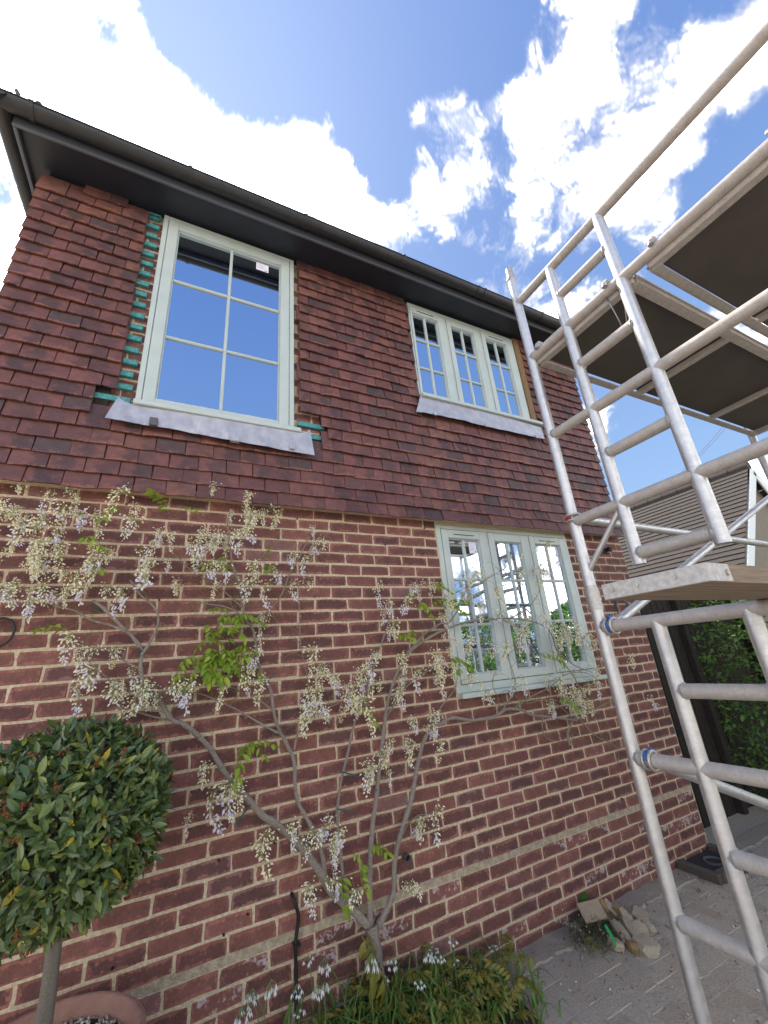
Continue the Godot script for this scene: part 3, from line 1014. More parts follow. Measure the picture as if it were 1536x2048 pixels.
func window(H: Node, r: Rect2, zf: float, sashes: Array, glass: Array, gy0: float, gy1: float, bars: Array, tall: bool, vents: Array) -> Node:
	var x0 := r.position.x
	var x1 := r.end.x
	var y0 := r.position.y
	var y1 := r.end.y
	var fr := MB.new()
	var s0: float = sashes[0][0]
	var s1: float = sashes[sashes.size() - 1][1]
	var sy0 := gy0 - 0.060 if not tall else gy0 - 0.052
	var sy1 := gy1 + 0.072
	ring(fr, x0, x1, y0, y1, s0 - 0.004, s1 + 0.004, sy0 - 0.004, sy1 + 0.004, zf - 0.075, zf)
	for k in sashes.size() - 1:
		fr.box(Vector3(sashes[k][1] + 0.004, sy0 - 0.004, zf - 0.074), Vector3(sashes[k + 1][0] - 0.004, sy1 + 0.004, zf - 0.0012), Color.WHITE, 0.003)
	var W := put("window", fr, M.frame, H)
	var dk := MB.new()
	dk.box(Vector3(x0 + 0.004, y0 + 0.004, zf - 0.2), Vector3(x1 - 0.004, y1 - 0.004, zf - 0.076))
	put("lining", dk, M.gap, W)
	for k in sashes.size():
		var gx0: float = glass[k][0]
		var gx1: float = glass[k][1]
		var sm := MB.new()
		ring(sm, sashes[k][0], sashes[k][1], sy0, sy1, gx0, gx1, gy0, gy1, zf - 0.07, zf + 0.006, 0.004)
		put("sash", sm, M.frame, W)
		# glazing bead, a sloping lip round the glass
		var bd := MB.new()
		ring(bd, gx0 - 0.001, gx1 + 0.001, gy0 - 0.001, gy1 + 0.001, gx0 + 0.008, gx1 - 0.008, gy0 + 0.008, gy1 - 0.008, zf - 0.03, zf - 0.008, 0.006)
		put("glazing_bead", bd, M.frame, W)
		var xm := (gx0 + gx1) / 2
		var ys := [gy0 + 0.006, bars[1], bars[0], gy1 - 0.006]
		for a in 3:
			for c in 2:
				var pa := MB.new()
				var pw := (gx1 - gx0) / 2 - 0.004
				var ph: float = ys[a + 1] - ys[a]
				pa.box(Vector3(-pw / 2, -ph / 2, -0.002), Vector3(pw / 2, ph / 2, 0.002))
				var bx := Basis.from_euler(Vector3(rng.randfn(0, 0.0022), rng.randfn(0, 0.003), 0))
				put("pane", pa, M.glass, W, Transform3D(bx, Vector3(xm + (pw / 2 + 0.0005) * (-1 if c == 0 else 1), (ys[a] + ys[a + 1]) / 2, zf - 0.026)))
		var bw := 0.011
		var vb := MB.new()
		vb.box(Vector3(xm - bw, gy0 + 0.006, zf - 0.034), Vector3(xm + bw, gy1 - 0.006, zf - 0.008), Color.WHITE, 0.006)
		put("glazing_bar", vb, M.frame, W)
		for y in bars:
			for c in 2:
				var hb := MB.new()
				hb.box(Vector3(gx0 + 0.006 if c == 0 else xm + bw - 0.001, y - bw, zf - 0.034), Vector3(xm - bw + 0.001 if c == 0 else gx1 - 0.006, y + bw, zf - 0.0085), Color.WHITE, 0.006)
				put("glazing_bar", hb, M.frame, W)
		if k in vents:
			var ve := MB.new()
			var vy := (gy1 + sy1) / 2 + 0.004
			ve.box(Vector3(xm - 0.105, vy - 0.009, zf + 0.0055), Vector3(xm + 0.105, vy + 0.009, zf + 0.014), Color.WHITE, 0.004)
			var vn := put("trickle_vent", ve, M.frame, W)
			var sl := MB.new()
			sl.box(Vector3(xm - 0.098, vy - 0.0105, zf + 0.004), Vector3(xm + 0.098, vy - 0.0085, zf + 0.0125))
			put("vent_slot", sl, M.gap, W)
	if tall:
		var ve := MB.new()
		ve.box(Vector3(-0.928, 4.982, zf + 0.0055), Vector3(-0.612, 4.998, zf + 0.0085), Color.WHITE, 0.001)
		put("trickle_vent", ve, M.frame, W)
	# sill
	var si := MB.new()
	var sh := 0.035
	var pr := 0.062 if zf > 0.03 else 0.045
	var xs0 := x0 - (0.0 if zf > 0.03 else -0.012)
	var xs1 := x1 + (0.036 if tall else (0.15 if zf > 0.03 else 0.06))
	si.box(Vector3(xs0, y0 - sh, zf - 0.07), Vector3(xs1, y0 - 0.0005, zf + pr), Color.WHITE, 0.004)
	put("sill", si, M.frame, W)
	var sb := func(c: Vector3, w: float, h: float) -> void:
		var m := MB.new()
		var a := c + Vector3(-w / 2, -h / 2, 0.0005)
		m.face([a, a + Vector3(w, 0, 0), a + Vector3(w, h, 0), a + Vector3(0, h, 0)], Color.WHITE, [Vector2(0, 1), Vector2(1, 1), Vector2(1, 0), Vector2(0, 0)])
		m.face([a + Vector3(0, 0, -0.0006), a + Vector3(0, h, -0.0006), a + Vector3(w, h, -0.0006), a + Vector3(w, 0, -0.0006)])
		tag(put("sticker", m, M.label, W), "small white printed sticker on the glass")
	if tall: sb.call(Vector3(-0.52, 4.871, zf - 0.0225), 0.10, 0.08)
	elif zf < 0.03:
		sb.call(Vector3(1.267, 2.53, zf - 0.0225), 0.078, 0.096)
		sb.call(Vector3(2.262, 2.535, zf - 0.0225), 0.03, 0.1)
	return W

func sheet(H: Node, top: Array, bot: Array, wave: float, sd: float) -> MeshInstance3D:
	# dressed lead between an upper and a lower edge, each a list of points
	var m := MB.new()
	var n := 60
	var rows := 6
	var T := smooth_path(top, 0.02)
	var B := smooth_path(bot, 0.02)
	var at := func(L: PackedVector3Array, f: float) -> Vector3:
		var q := f * (L.size() - 1)
		var k := mini(int(q), L.size() - 2)
		return L[k].lerp(L[k + 1], q - k)
	var P := []
	for a in n + 1:
		var col := []
		for b in rows + 1:
			var f := float(b) / rows
			var p: Vector3 = at.call(T, float(a) / n).lerp(at.call(B, float(a) / n), f)
			p.z += wave * f * (noise.get_noise_2d(p.x * 260.0, sd) + 0.5 * noise.get_noise_2d(p.x * 700.0, p.y * 500.0 + sd))
			col.append(p)
		P.append(col)
	for a in n:
		for b in rows:
			m.face([P[a][b + 1], P[a + 1][b + 1], P[a + 1][b], P[a][b]])
			var bk := Vector3(0, 0, -0.0025)
			m.face([P[a][b] + bk, P[a + 1][b] + bk, P[a + 1][b + 1] + bk, P[a][b + 1] + bk])
	return put("lead_flashing", m, M.lead, H)

func flashings(H: Node) -> void:
	var f := sheet(H, [Vector3(-1.345, 3.335, 0.075), Vector3(-1.262, 3.287, 0.09), Vector3(-0.9, 3.287, 0.1), Vector3(-0.4, 3.287, 0.1), Vector3(-0.215, 3.287, 0.1), Vector3(-0.153, 3.335, 0.09)],
		[Vector3(-1.388, 3.158, 0.098), Vector3(-1.2, 3.148, 0.1), Vector3(-1.0, 3.152, 0.105), Vector3(-0.75, 3.135, 0.102), Vector3(-0.45, 3.125, 0.105), Vector3(-0.128, 3.112, 0.112)], 0.016, 3.0)
	for q in [[-1.14, 3.175, 0.055, 0.045, 0], [-0.668, 3.14, 0.035, 0.06, 1], [-0.29, 3.15, 0.04, 0.038, 2]]:
		var c := MB.new()
		c.box(Vector3(q[0] - q[3] / 2, q[1] - q[2] / 2, 0.09), Vector3(q[0] + q[3] / 2, q[1] + q[2] / 2, 0.122), Color.WHITE, 0.004)
		put("flashing_clip", c, M.lead if q[4] else M.grey, f)
	var g := sheet(H, [Vector3(0.868, 3.89, 0.085), Vector3(1.6, 3.89, 0.09), Vector3(2.345, 3.865, 0.085)], [Vector3(0.80, 3.705, 0.095), Vector3(1.2, 3.715, 0.1), Vector3(1.7, 3.71, 0.1), Vector3(2.345, 3.722, 0.096)], 0.014, 31.0)
	for x in [0.99, 1.57, 2.22]:
		var c := MB.new()
		c.box(Vector3(x - 0.018, 3.70, 0.098), Vector3(x + 0.018, 3.737, 0.112), Color.WHITE, 0.004)
		put("flashing_clip", c, M.lead, g)

# ---------------------------------------------------------------- neighbour, fence, hedge, trees across the road
func neighbour() -> void:
	var N := thing("neighbour_house", "neighbouring house with grey brown tiled roof and pebbledash gable", "house", Vector3(9.0, 0, -0.6))
	var e := Vector3(0.0, 0, -1)                # along the ridge, away from the gable
	var n := Vector3(-1, 0, 0)                  # towards the red brick house
	var apex := Vector3(0, 4.78, 0)
	var half := 2.35
	var drop := half * tan(deg_to_rad(50.0))
	var wall := MB.new()
	var wl := apex + n * (half - 0.25) - Vector3(0, drop - 0.18, 0)
	var wr := apex - n * (half - 0.25) - Vector3(0, drop - 0.18, 0)
	var back := e * 8.0
	wall.face([Vector3(wl.x, 0, wl.z), Vector3(wr.x, 0, wr.z), wr, apex - Vector3(0, 0.1, 0), wl].map(func(p): return p + e * 0.12))
	wall.face([Vector3(wl.x, 0, wl.z) + back, Vector3(wl.x, 0, wl.z) + e * 0.12, wl + e * 0.12, wl + back])
	wall.face([Vector3(wr.x, 0, wr.z) + e * 0.12, Vector3(wr.x, 0, wr.z) + back, wr + back, wr + e * 0.12])
	put("wall", wall, M.dash, N)
	# courses of tiles, each a step proud of the one above
	var rf := MB.new()
	var rows := 30
	for s in [1.0, -1.0]:
		for k in rows:
			var f0 := float(k) / rows
			var f1 := float(k + 1) / rows
			var up := Vector3(n.x * s * 0.77, 0.64, 0) * 0.022
			var segs := 40
			for j in segs:
				var za := e * (8.0 * j / segs)
				var zb := e * (8.0 * (j + 1) / segs)
				var w0 := 0.006 * noise.get_noise_2d(j * 40.0, k * 50.0)
				var P := func(f: float, z: Vector3, l: float) -> Vector3: return apex + n * s * half * f - Vector3(0, drop * f, 0) + z + up * l + Vector3(0, w0, 0)
				rf.out_face([P.call(f0, za, 0.2), P.call(f0, zb, 0.2), P.call(f1, zb, 1.0), P.call(f1, za, 1.0)], Vector3(0, 1, -4))
				rf.out_face([P.call(f1, za, 1.0), P.call(f1, zb, 1.0), P.call(f1, zb, 0.0), P.call(f1, za, 0.0)], Vector3(0, 3, -4))
	var rn := put("roof", rf, M.roof, N)
	for k in 24:
		var m := MB.new()
		m.tube(PackedVector3Array([apex + e * (8.0 * k / 24) + Vector3(0, -0.02, 0), apex + e * (8.0 * (k + 1) / 24 - 0.012) + Vector3(0, -0.02, 0)]), PackedFloat32Array([0.1]), 10)
		put("ridge_tile", m, M.roof, rn)
	for s in [1.0, -1.0]:
		var b := MB.new()
		var a0 := apex + Vector3(0, -0.06, 0.02)
		var a1: Vector3 = a0 + n * s * half - Vector3(0, drop, 0)
		var d: Vector3 = (a1 - a0).normalized()
		b.cbox((a0 + a1) / 2 - Vector3(0, 0.1, 0), Vector3(a0.distance_to(a1), 0.17, 0.03), Basis(d, d.cross(Vector3(0, 0, 1)).normalized() * -1.0, Vector3(0, 0, 1)), Color.WHITE, 0.004)
		put("bargeboard", b, M.white, N)
	# overhead service wires
	for k in 2:
		var a := on_z(1336 + k * 5, 975, -6.0)
		var b := on_z(1424 + k * 8, 835, -6.0) + Vector3(0, 0, 1.5)
		var mid := (a + b) / 2 - Vector3(0, 0.05, 0)
		var w := MB.new()
		var a2 := a + (a - b) * 1.0
		var b2 := b + (b - a) * 1.6
		w.tube(smooth_path([a2, a, mid, b, b2], 0.5), PackedFloat32Array([0.009]), 6)
		tag(put("service_wire", w, M.grey), "thin overhead service wire against the sky behind the tower decks", "wire", "overhead service wires")

func leaf_card(len: float, wid: float, fold: float, curl: float, col: Color) -> MB:
	# a blade with a folded midrib, along +x from the stalk
	var m := MB.new()
	var st := [[0.0, 0.06], [0.28, 0.85], [0.6, 0.9], [0.85, 0.45], [1.0, 0.0]]
	var rows := []
	for s in st:
		var x: float = s[0] * len
		var y: float = -curl * len * s[0] * s[0]
		var w: float = s[1] * wid * 0.5
		rows.append([Vector3(x, y + fold * w, -w), Vector3(x, y, 0), Vector3(x, y + fold * w, w)])
	for k in st.size() - 1:
		for j in 2:
			var q := [rows[k][j], rows[k + 1][j], rows[k + 1][j + 1], rows[k][j + 1]]
			if k == st.size() - 2:
				q = [rows[k][j], rows[k + 1][1], rows[k][j + 1]]
			var nn: Vector3 = (q[q.size() - 1] - q[0]).cross(q[1] - q[0]).normalized()
			var b := m.v.size()
			for p in q: m.vert(p, nn, Vector2.ZERO, col)
			for z in range(1, q.size() - 1): m.i.append_array([b, b + z, b + z + 1])
	return m

func aim(d: Vector3, roll: float) -> Basis:
	var x := d.normalized()
	var up := Vector3.UP if absf(x.y) < 0.95 else Vector3.RIGHT
	var z := x.cross(up).normalized()
	return Basis(x, z.cross(x), z).rotated(x, roll)

func facing(d: Vector3, nn: Vector3) -> Basis:
	var x := d.normalized()
	var y := (nn - x * nn.dot(x)).normalized()
	return Basis(x, y, x.cross(y))

func fence_and_hedge() -> void:
	var F := thing("board_fence", "dark brown vertical board fence closing the side passage beside the house", "fence", Vector3(3.25, 0, -0.28))
	for k in 2:
		var rl := MB.new()
		rl.box(Vector3(0, 0.4 + k * 1.2, -0.05), Vector3(2.4, 0.47 + k * 1.2, -0.012), Color.WHITE, 0.003)
		put("rail", rl, M.fence, F)
	var x := 0.0
	while x < 2.4:
		var b := MB.new()
		b.box(Vector3(x, 0.0, -0.01), Vector3(x + 0.098, 2.12 + rng.randf_range(-0.008, 0.008), 0.01), Color.WHITE, 0.003)
		put("board", b, M.fence, F, Transform3D(Basis(), Vector3(0, 0, rng.randf_range(-0.004, 0.004))))
		x += 0.108
	for q in [1.02, 2.36]:
		var p := MB.new()
		p.box(Vector3(q, 0, 0.014), Vector3(q + 0.075, 2.2, 0.08), Color.WHITE, 0.004)
		put("fence_post", p, M.fence, F)
	# hedge along the boundary to the right
	var G := thing("hedge", "dense dark green leafy hedge beside the board fence", "hedge", Vector3(5.35, 0, 1.2))
	var tr := MB.new()
	for k in 9:
		var z := -1.6 + k * 0.55
		tr.tube(smooth_path([Vector3(0, 0, z), Vector3(0.1 * sin(k * 2.0), 0.7, z + 0.1), Vector3(0.2 * sin(k * 3.0), 1.7, z)], 0.2), PackedFloat32Array([0.04, 0.03, 0.02]), 7)
	put("stems", tr, M.bark, G)
	var kinds := []
	for k in 8:
		kinds.append(leaf_card(1.0, 0.5, 0.25, 0.15, [Color(0.085, 0.17, 0.036), Color(0.08, 0.16, 0.034), Color(0.10, 0.20, 0.042), Color(0.125, 0.23, 0.046)][k % 4]))
	var lv := MB.new()
	for k in 24000:
		# lumpy box of twigs, leaves mostly in the outer shell
		var z := rng.randf_range(-1.7, 2.9)
		var y := rng.randf_range(0.05, 2.25)
		var rad := 0.92 + 0.16 * noise.get_noise_2d(z * 60.0, y * 60.0) + 0.12 * noise.get_noise_2d(z * 190.0, y * 190.0)
		if y > 1.9: rad *= sqrt(maxf(0.05, (2.35 - y) / 0.45))
		var dep := pow(rng.randf(), 1.7) * 0.8
		var side := -1.0 if rng.randf() < 0.78 else 1.0
		var xx := side * (rad - dep)
		var p := Vector3(xx, y + 0.08 * noise.get_noise_2d(z * 120.0, xx * 90.0), z)
		if rng.randf() < 0.13:
			p = Vector3(rng.randf_range(-0.8, 0.8), 2.2 + 0.14 * noise.get_noise_2d(z * 90.0, 3.0) - rng.randf() * 0.12, z)
		if rng.randf() < 0.05:
			p = Vector3(rng.randf_range(-0.85, 0.8), rng.randf_range(0.1, 2.2), -1.75 + rng.randfn(0, 0.06))
		var d := Vector3(side * rng.randf_range(0.1, 1.0), rng.randfn(0.1, 0.5), rng.randfn(0, 0.7))
		var s := rng.randf_range(0.045, 0.078)
		lv.add(kinds[rng.randi() % 8], Transform3D(aim(d, rng.randf_range(-0.9, 0.9)).scaled(Vector3.ONE * s), p))
	tag(put("foliage", lv, M.softleaf, G), "", "", "", "stuff")

func far_side() -> void:
	# what the lower window mirrors: trees across the road behind the photographer
	var labels := ["broad leafy tree across the road, mirrored in the lower panes", "tall narrow leafy tree across the road, mirrored in the lower panes", "small rounded leafy tree across the road, mirrored in the lower panes"]
	var kinds := []
	for k in 4:
		kinds.append(leaf_card(1.0, 0.8, 0.2, 0.1, [Color(0.085, 0.17, 0.036), Color(0.08, 0.16, 0.034), Color(0.10, 0.20, 0.042), Color(0.125, 0.23, 0.046)][k]))
	var spots := [[-2.5, 19.0, 3.6, 2.4, 0], [3.6, 18.5, 4.2, 1.5, 1], [8.2, 18.5, 3.2, 2.1, 2], [15.0, 17.0, 3.6, 2.6, 0], [21.0, 15.0, 4.2, 1.7, 1]]
	for s in spots:
		var T := thing("roadside_tree", labels[s[4]], "tree", Vector3(s[0], 0, s[1]), "trees across the road")
		var tk := MB.new()
		tk.tube(smooth_path([Vector3.ZERO, Vector3(0.08, s[2] * 0.3, 0), Vector3(0, s[2] * 0.75, 0.1)], 0.4), PackedFloat32Array([0.2, 0.17, 0.14, 0.11, 0.08, 0.05]), 9)
		for k in 6:
			var a := TAU * k / 6.0
			tk.tube(PackedVector3Array([Vector3(0, s[2] * (0.35 + 0.05 * k), 0), Vector3(cos(a) * s[3] * 0.6, s[2] * (0.5 + 0.06 * k), sin(a) * s[3] * 0.6)]), PackedFloat32Array([0.06, 0.02]), 6)
		put("trunk", tk, M.bark, T)
		var cr := MB.new()
		for k in 1500:
			var d := Vector3(rng.randfn(), rng.randfn(), rng.randfn()).normalized()
			var rr: float = (0.55 + 0.45 * sqrt(rng.randf())) * (1.0 + 0.3 * noise.get_noise_3dv(d * 90.0))
			var p := Vector3(d.x * s[3], d.y * s[2] * 0.42, d.z * s[3]) * rr + Vector3(0, s[2] * 0.6, 0)
			cr.add(kinds[rng.randi() % 4], Transform3D(aim(d + Vector3(rng.randfn(), rng.randfn(), rng.randfn()) * 0.6, rng.randf() * 6).scaled(Vector3.ONE * rng.randf_range(0.2, 0.36)), p))
		tag(put("crown", cr, M.softleaf, T), "", "", "", "stuff")

# ---------------------------------------------------------------- scaffold tower
const TX := 0.79
const TL := 2.5

func rung(parent: Node, x: float, y: float, za: float, zb: float) -> void:
	put("rung", bar(Vector3(x, y, za), Vector3(x, y, zb), 0.0254, 56, 0.0007), M.rung, parent)
	for z in [za, zb]:
		var w := MB.new()
		var s := 1.0 if z == za else -1.0
		var pts := PackedVector3Array()
		for k in 17:
			var a := TAU * k / 16.0
			pts.push_back(Vector3(x + 0.0262 * cos(a), y + 0.0262 * sin(a), z + s * (0.0254 - 0.008 * absf(cos(a)) + 0.002 * sin(k * 5.0))))
		w.tube(pts, PackedFloat32Array([0.0042]), 6, Color.WHITE, false)
		put("weld", w, M.weld, parent)

func end_frame(T: Node, x: float, called: String) -> void:
	# lower and upper welded frames with a ladder between two inner posts
	var zA := 1.33
	var zB := 1.58
	var zC := 1.885
	var zD := 2.78
	var lo := put(called, bar(Vector3(x, 0.12, zA), Vector3(x, 1.86, zA), 0.0254, 28), M.alloy, T)
	put("post", bar(Vector3(x, 0.12, zD), Vector3(x, 1.86, zD), 0.0254, 28), M.alloy, lo)
	for z in [zB, zC]:
		put("post", bar(Vector3(x, 0.25, z), Vector3(x, 1.76, z), 0.0254, 28), M.alloy, lo)
	for y in [0.25, 0.745, 1.254, 1.76]: rung(lo, x, y, zA, zD)
	for y in [0.5, 1.005, 1.505]: rung(lo, x, y, zB, zC)
	var hi := put(called, bar(Vector3(x, 1.935, zA), Vector3(x, 3.86, zA), 0.0254, 28), M.alloy, T)
	put("post", bar(Vector3(x, 1.935, zD), Vector3(x, 3.86, zD), 0.0254, 28), M.alloy, hi)
	for z in [zB, zC]:
		var p := MB.new()
		p.tube(PackedVector3Array([Vector3(x, 1.985, z), Vector3(x, 3.67, z)]), PackedFloat32Array([0.0254]), 28, Color.WHITE, false)
		p.tube(PackedVector3Array([Vector3(x, 1.985, z), Vector3(x, 2.2, z)]), PackedFloat32Array([0.0228]), 20, Color(0.5, 0.5, 0.5), false)
		put("post", p, M.alloy, hi)
	for y in [2.257, 2.74, 3.25, 3.67]: rung(hi, x, y, zA, zD)
	for y in [2.03, 2.5, 3.0, 3.46]: rung(hi, x, y, zB, zC)
	put("strut", bar(Vector3(x, 2.01, zA + 0.01), Vector3(x, 2.23, zB - 0.02), 0.0125, 16), M.alloy, hi)
	put("strut", bar(Vector3(x, 2.01, zD - 0.01), Vector3(x, 2.23, zC + 0.7), 0.0125, 16), M.alloy, hi)
	for z in [zA, zD]:
		# spigot joint: sleeve, rings and locking clip
		var j := MB.new()
		var prof := [[1.835, 0.027], [1.838, 0.031], [1.862, 0.031], [1.866, 0.0285], [1.872, 0.0285], [1.876, 0.0325], [1.886, 0.0325], [1.89, 0.0285], [1.898, 0.0285], [1.902, 0.031], [1.926, 0.031], [1.93, 0.028], [1.944, 0.0265]]
		var pts := PackedVector3Array()
		var rr := PackedFloat32Array()
		for q in prof:
			pts.push_back(Vector3(x, q[0], z)); rr.push_back(q[1])
		j.tube(pts, rr, 24)
		j.box(Vector3(x + 0.02, 1.84, z - 0.012), Vector3(x + 0.04, 1.86, z + 0.012), Color.WHITE, 0.004)
		put("spigot_joint", j, M.galv, hi)
		var s := MB.new()
		s.tube(PackedVector3Array([Vector3(x, 3.86, z), Vector3(x, 3.862, z), Vector3(x, 3.875, z), Vector3(x, 3.877, z), Vector3(x, 3.955, z), Vector3(x, 3.96, z)]), PackedFloat32Array([0.028, 0.031, 0.031, 0.0225, 0.0225, 0.019]), 24)
		put("spigot", s, M.galv, hi)

func claw(parent: Node, at: Vector3, along: Vector3, round_bar: Vector3, colour: Material, r := 0.0262) -> void:
	# hooked clamp round a bar with a coloured trigger
	var m := MB.new()
	var d := round_bar.normalized()
	var o := along.normalized()
	var s := d.cross(o).normalized()
	for w in [-0.013, 0.013]:
		var pts := PackedVector3Array()
		for k in 13:
			var a := -2.35 + 4.7 * k / 12.0
			pts.push_back(at + d * w - o * cos(a) * (r + 0.006) + s * sin(a) * (r + 0.006))
		m.tube(pts, PackedFloat32Array([0.0065]), 8)
	m.cbox(at + o * 0.05, Vector3(0.06, 0.05, 0.03), Basis(o, s, d), Color.WHITE, 0.007)
	var c := put("claw", m, M.galv, parent)
	var t := MB.new()
	var pts2 := PackedVector3Array()
	for k in 11:
		var a := -0.3 + 1.1 * k / 10.0
		pts2.push_back(at - o * cos(a) * (r + 0.007) + s * sin(a) * (r + 0.007))
	t.tube(pts2, PackedFloat32Array([0.0068]), 8)
	t.cbox(at + o * 0.012 + s * (r + 0.012), Vector3(0.03, 0.014, 0.014), Basis(o, s, d), Color.WHITE, 0.003)
	put("claw_trigger", t, colour, parent)

func brace(T: Node, a: Vector3, b: Vector3, colour: Material, on: Vector3) -> void:
	var d := (b - a).normalized()
	var B := put("brace", bar(a + d * 0.06, b - d * 0.06, 0.021, 24), M.alloy, T)
	claw(B, a, d, on, colour)
	claw(B, b, -d, on, colour)

func deck(called: String, label: String, z0: float, z1: float, x0: float, x1: float) -> void:
	var D := thing(called, label, "scaffold deck", Vector3((x0 + x1) / 2, 3.2, (z0 + z1) / 2), "decks of the scaffold tower")
	var hx := (x1 - x0) / 2
	var hz := (z1 - z0) / 2
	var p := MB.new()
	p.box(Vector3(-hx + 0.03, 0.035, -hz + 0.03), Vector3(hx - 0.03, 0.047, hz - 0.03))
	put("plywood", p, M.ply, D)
	for s in [-1.0, 1.0]:
		var m := MB.new()   # side channel with a lower lip
		m.box(Vector3(-hx, 0.0, s * hz - 0.004), Vector3(hx, 0.055, s * hz + 0.004), Color.WHITE, 0.002)
		m.box(Vector3(-hx, -0.002, minf(s * (hz - 0.004), s * (hz - 0.04))), Vector3(hx, 0.004, maxf(s * (hz - 0.004), s * (hz - 0.04))), Color.WHITE, 0.001)
		m.box(Vector3(-hx, 0.026, minf(s * (hz + 0.004), s * (hz + 0.012))), Vector3(hx, 0.032, maxf(s * (hz + 0.004), s * (hz + 0.012))), Color.WHITE, 0.001)
		put("side_rail", m, M.rung, D)
		var q := MB.new()
		q.box(Vector3(s * hx - 0.022, 0.003, -hz + 0.005), Vector3(s * hx + 0.022, 0.045, hz - 0.005), Color.WHITE, 0.004)
		put("end_rail", q, M.rung, D)
		for z in [-hz + 0.06, hz - 0.1]:
			var h := MB.new()   # hook over the rung
			var pts := PackedVector3Array()
			var cx: float = s * (hx + 0.036)
			for k in 9:
				var a := PI * k / 8.0
				pts.push_back(Vector3(cx + (0.036 * cos(a)), 0.05 + 0.034 * sin(a), z))
			h.tube(pts, PackedFloat32Array([0.012]), 8)
			h.box(Vector3(cx - 0.03, 0.075, z - 0.017), Vector3(cx + 0.028, 0.096, z + 0.017), Color.WHITE, 0.006)
			put("hook", h, M.galv, D)
	for k in 2:
		var cm := MB.new()
		var x := -hx + (x1 - x0) * (0.36 + 0.36 * k)
		cm.box(Vector3(x - 0.02, 0.004, -hz + 0.006), Vector3(x + 0.02, 0.034, hz - 0.006), Color.WHITE, 0.003)
		put("cross_member", cm, M.rung, D)

func tower() -> void:
	var T := thing("scaffold_tower", "aluminium scaffold tower with ladder frames standing beside the house wall", "scaffold", Vector3.ZERO)
	end_frame(T, TX, "ladder_frame")
	end_frame(T, TX + TL, "end_frame")
	for x in [TX, TX + TL]:
		for z in [1.33, 2.78]:
			var f := MB.new()
			f.tube(PackedVector3Array([Vector3(x, 0.0, z), Vector3(x, 0.012, z), Vector3(x, 0.013, z), Vector3(x, 0.16, z)]), PackedFloat32Array([0.07, 0.07, 0.018, 0.018]), 20)
			put("foot", f, M.galv, T)
	brace(T, Vector3(TX, 2.275, 1.333), Vector3(TX + TL, 2.235, 1.333), M.red, Vector3.UP)
	brace(T, Vector3(TX, 2.34, 2.78), Vector3(TX + TL, 2.30, 2.78), M.red, Vector3.UP)
	brace(T, Vector3(TX, 1.76, 1.385), Vector3(TX + TL, 2.74, 1.385), M.blue, Vector3(0, 0, 1))
	brace(T, Vector3(TX, 1.254, 1.395), Vector3(TX + TL, 0.25, 1.395), M.blue, Vector3(0, 0, 1))
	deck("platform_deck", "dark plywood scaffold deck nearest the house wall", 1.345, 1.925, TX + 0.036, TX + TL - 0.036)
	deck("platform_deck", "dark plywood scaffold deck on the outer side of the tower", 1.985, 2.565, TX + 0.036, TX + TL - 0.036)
	# loose grey tie hanging from the rung
	var c := MB.new()
	c.tube(smooth_path([Vector3(TX, 3.232, 1.80), Vector3(TX - 0.01, 3.14, 1.815), Vector3(TX - 0.012, 3.03, 1.825), Vector3(TX + 0.005, 2.99, 1.81)], 0.01), PackedFloat32Array([0.0032]), 6)
	c.tube(smooth_path([Vector3(TX + 0.01, 3.232, 1.85), Vector3(TX, 3.12, 1.86), Vector3(TX - 0.01, 3.0, 1.845)], 0.01), PackedFloat32Array([0.002]), 6)
	tag(put("tie_cord", c, M.grey), "thin grey tie cord hanging from a scaffold rung under the deck", "cord")
	# scaffold board lying on the rung, its end in a steel band
	var B := thing("scaffold_board", "weathered wooden scaffold board with steel banded end lying on the rung", "board", Vector3(0.02, 1.807, 2.045))
	B.rotation.y = 0.02
	B.rotation.z = -0.004
	var p := MB.new()
	var L := 3.4
	var w := 0.1125
	for q in [[Vector3(0.004, -0.019, -w), Vector3(L, -0.019, -w), Vector3(L, -0.019, w), Vector3(0.004, -0.019, w)], [Vector3(0.004, 0.019, w), Vector3(L, 0.019, w), Vector3(L, 0.019, -w), Vector3(0.004, 0.019, -w)]]:
		p.face(q, Color.WHITE, [Vector2(0, 0), Vector2(2.0, 0), Vector2(2.0, 1), Vector2(0, 1)])
	for s in [-1.0, 1.0]:
		var q := [Vector3(0.004, -0.019, s * w), Vector3(L, -0.019, s * w), Vector3(L, 0.019, s * w), Vector3(0.004, 0.019, s * w)]
		if s < 0: q.reverse()
		p.face(q, Color.WHITE, [Vector2(0, 0), Vector2(2.0, 0), Vector2(2.0, 0.2), Vector2(0, 0.2)])
	p.face([Vector3(0.004, -0.019, -w), Vector3(0.004, -0.019, w), Vector3(0.004, 0.019, w), Vector3(0.004, 0.019, -w)])
	put("timber", p, M.plank, B)
	var bd := MB.new()
	bd.box(Vector3(-0.002, -0.0185, -w - 0.001), Vector3(0.0015, 0.0185, w + 0.001), Color.WHITE, 0.001)
	for s in [-1.0, 1.0]:
		bd.box(Vector3(-0.0015, -0.0184, s * (w + 0.0014) - 0.0012), Vector3(0.085, 0.0184, s * (w + 0.0014) + 0.0012), Color.WHITE, 0.0008)
	for z in [-0.09, -0.03, 0.05]:
		bd.add(bar(Vector3(-0.005, 0.002, z), Vector3(0, 0.002, z), 0.006, 10), Transform3D())
	bd.add(bar(Vector3(0.07, 0.0, w), Vector3(0.07, 0.0, w + 0.006), 0.006, 10), Transform3D())
	put("end_band", bd, M.galv, B)

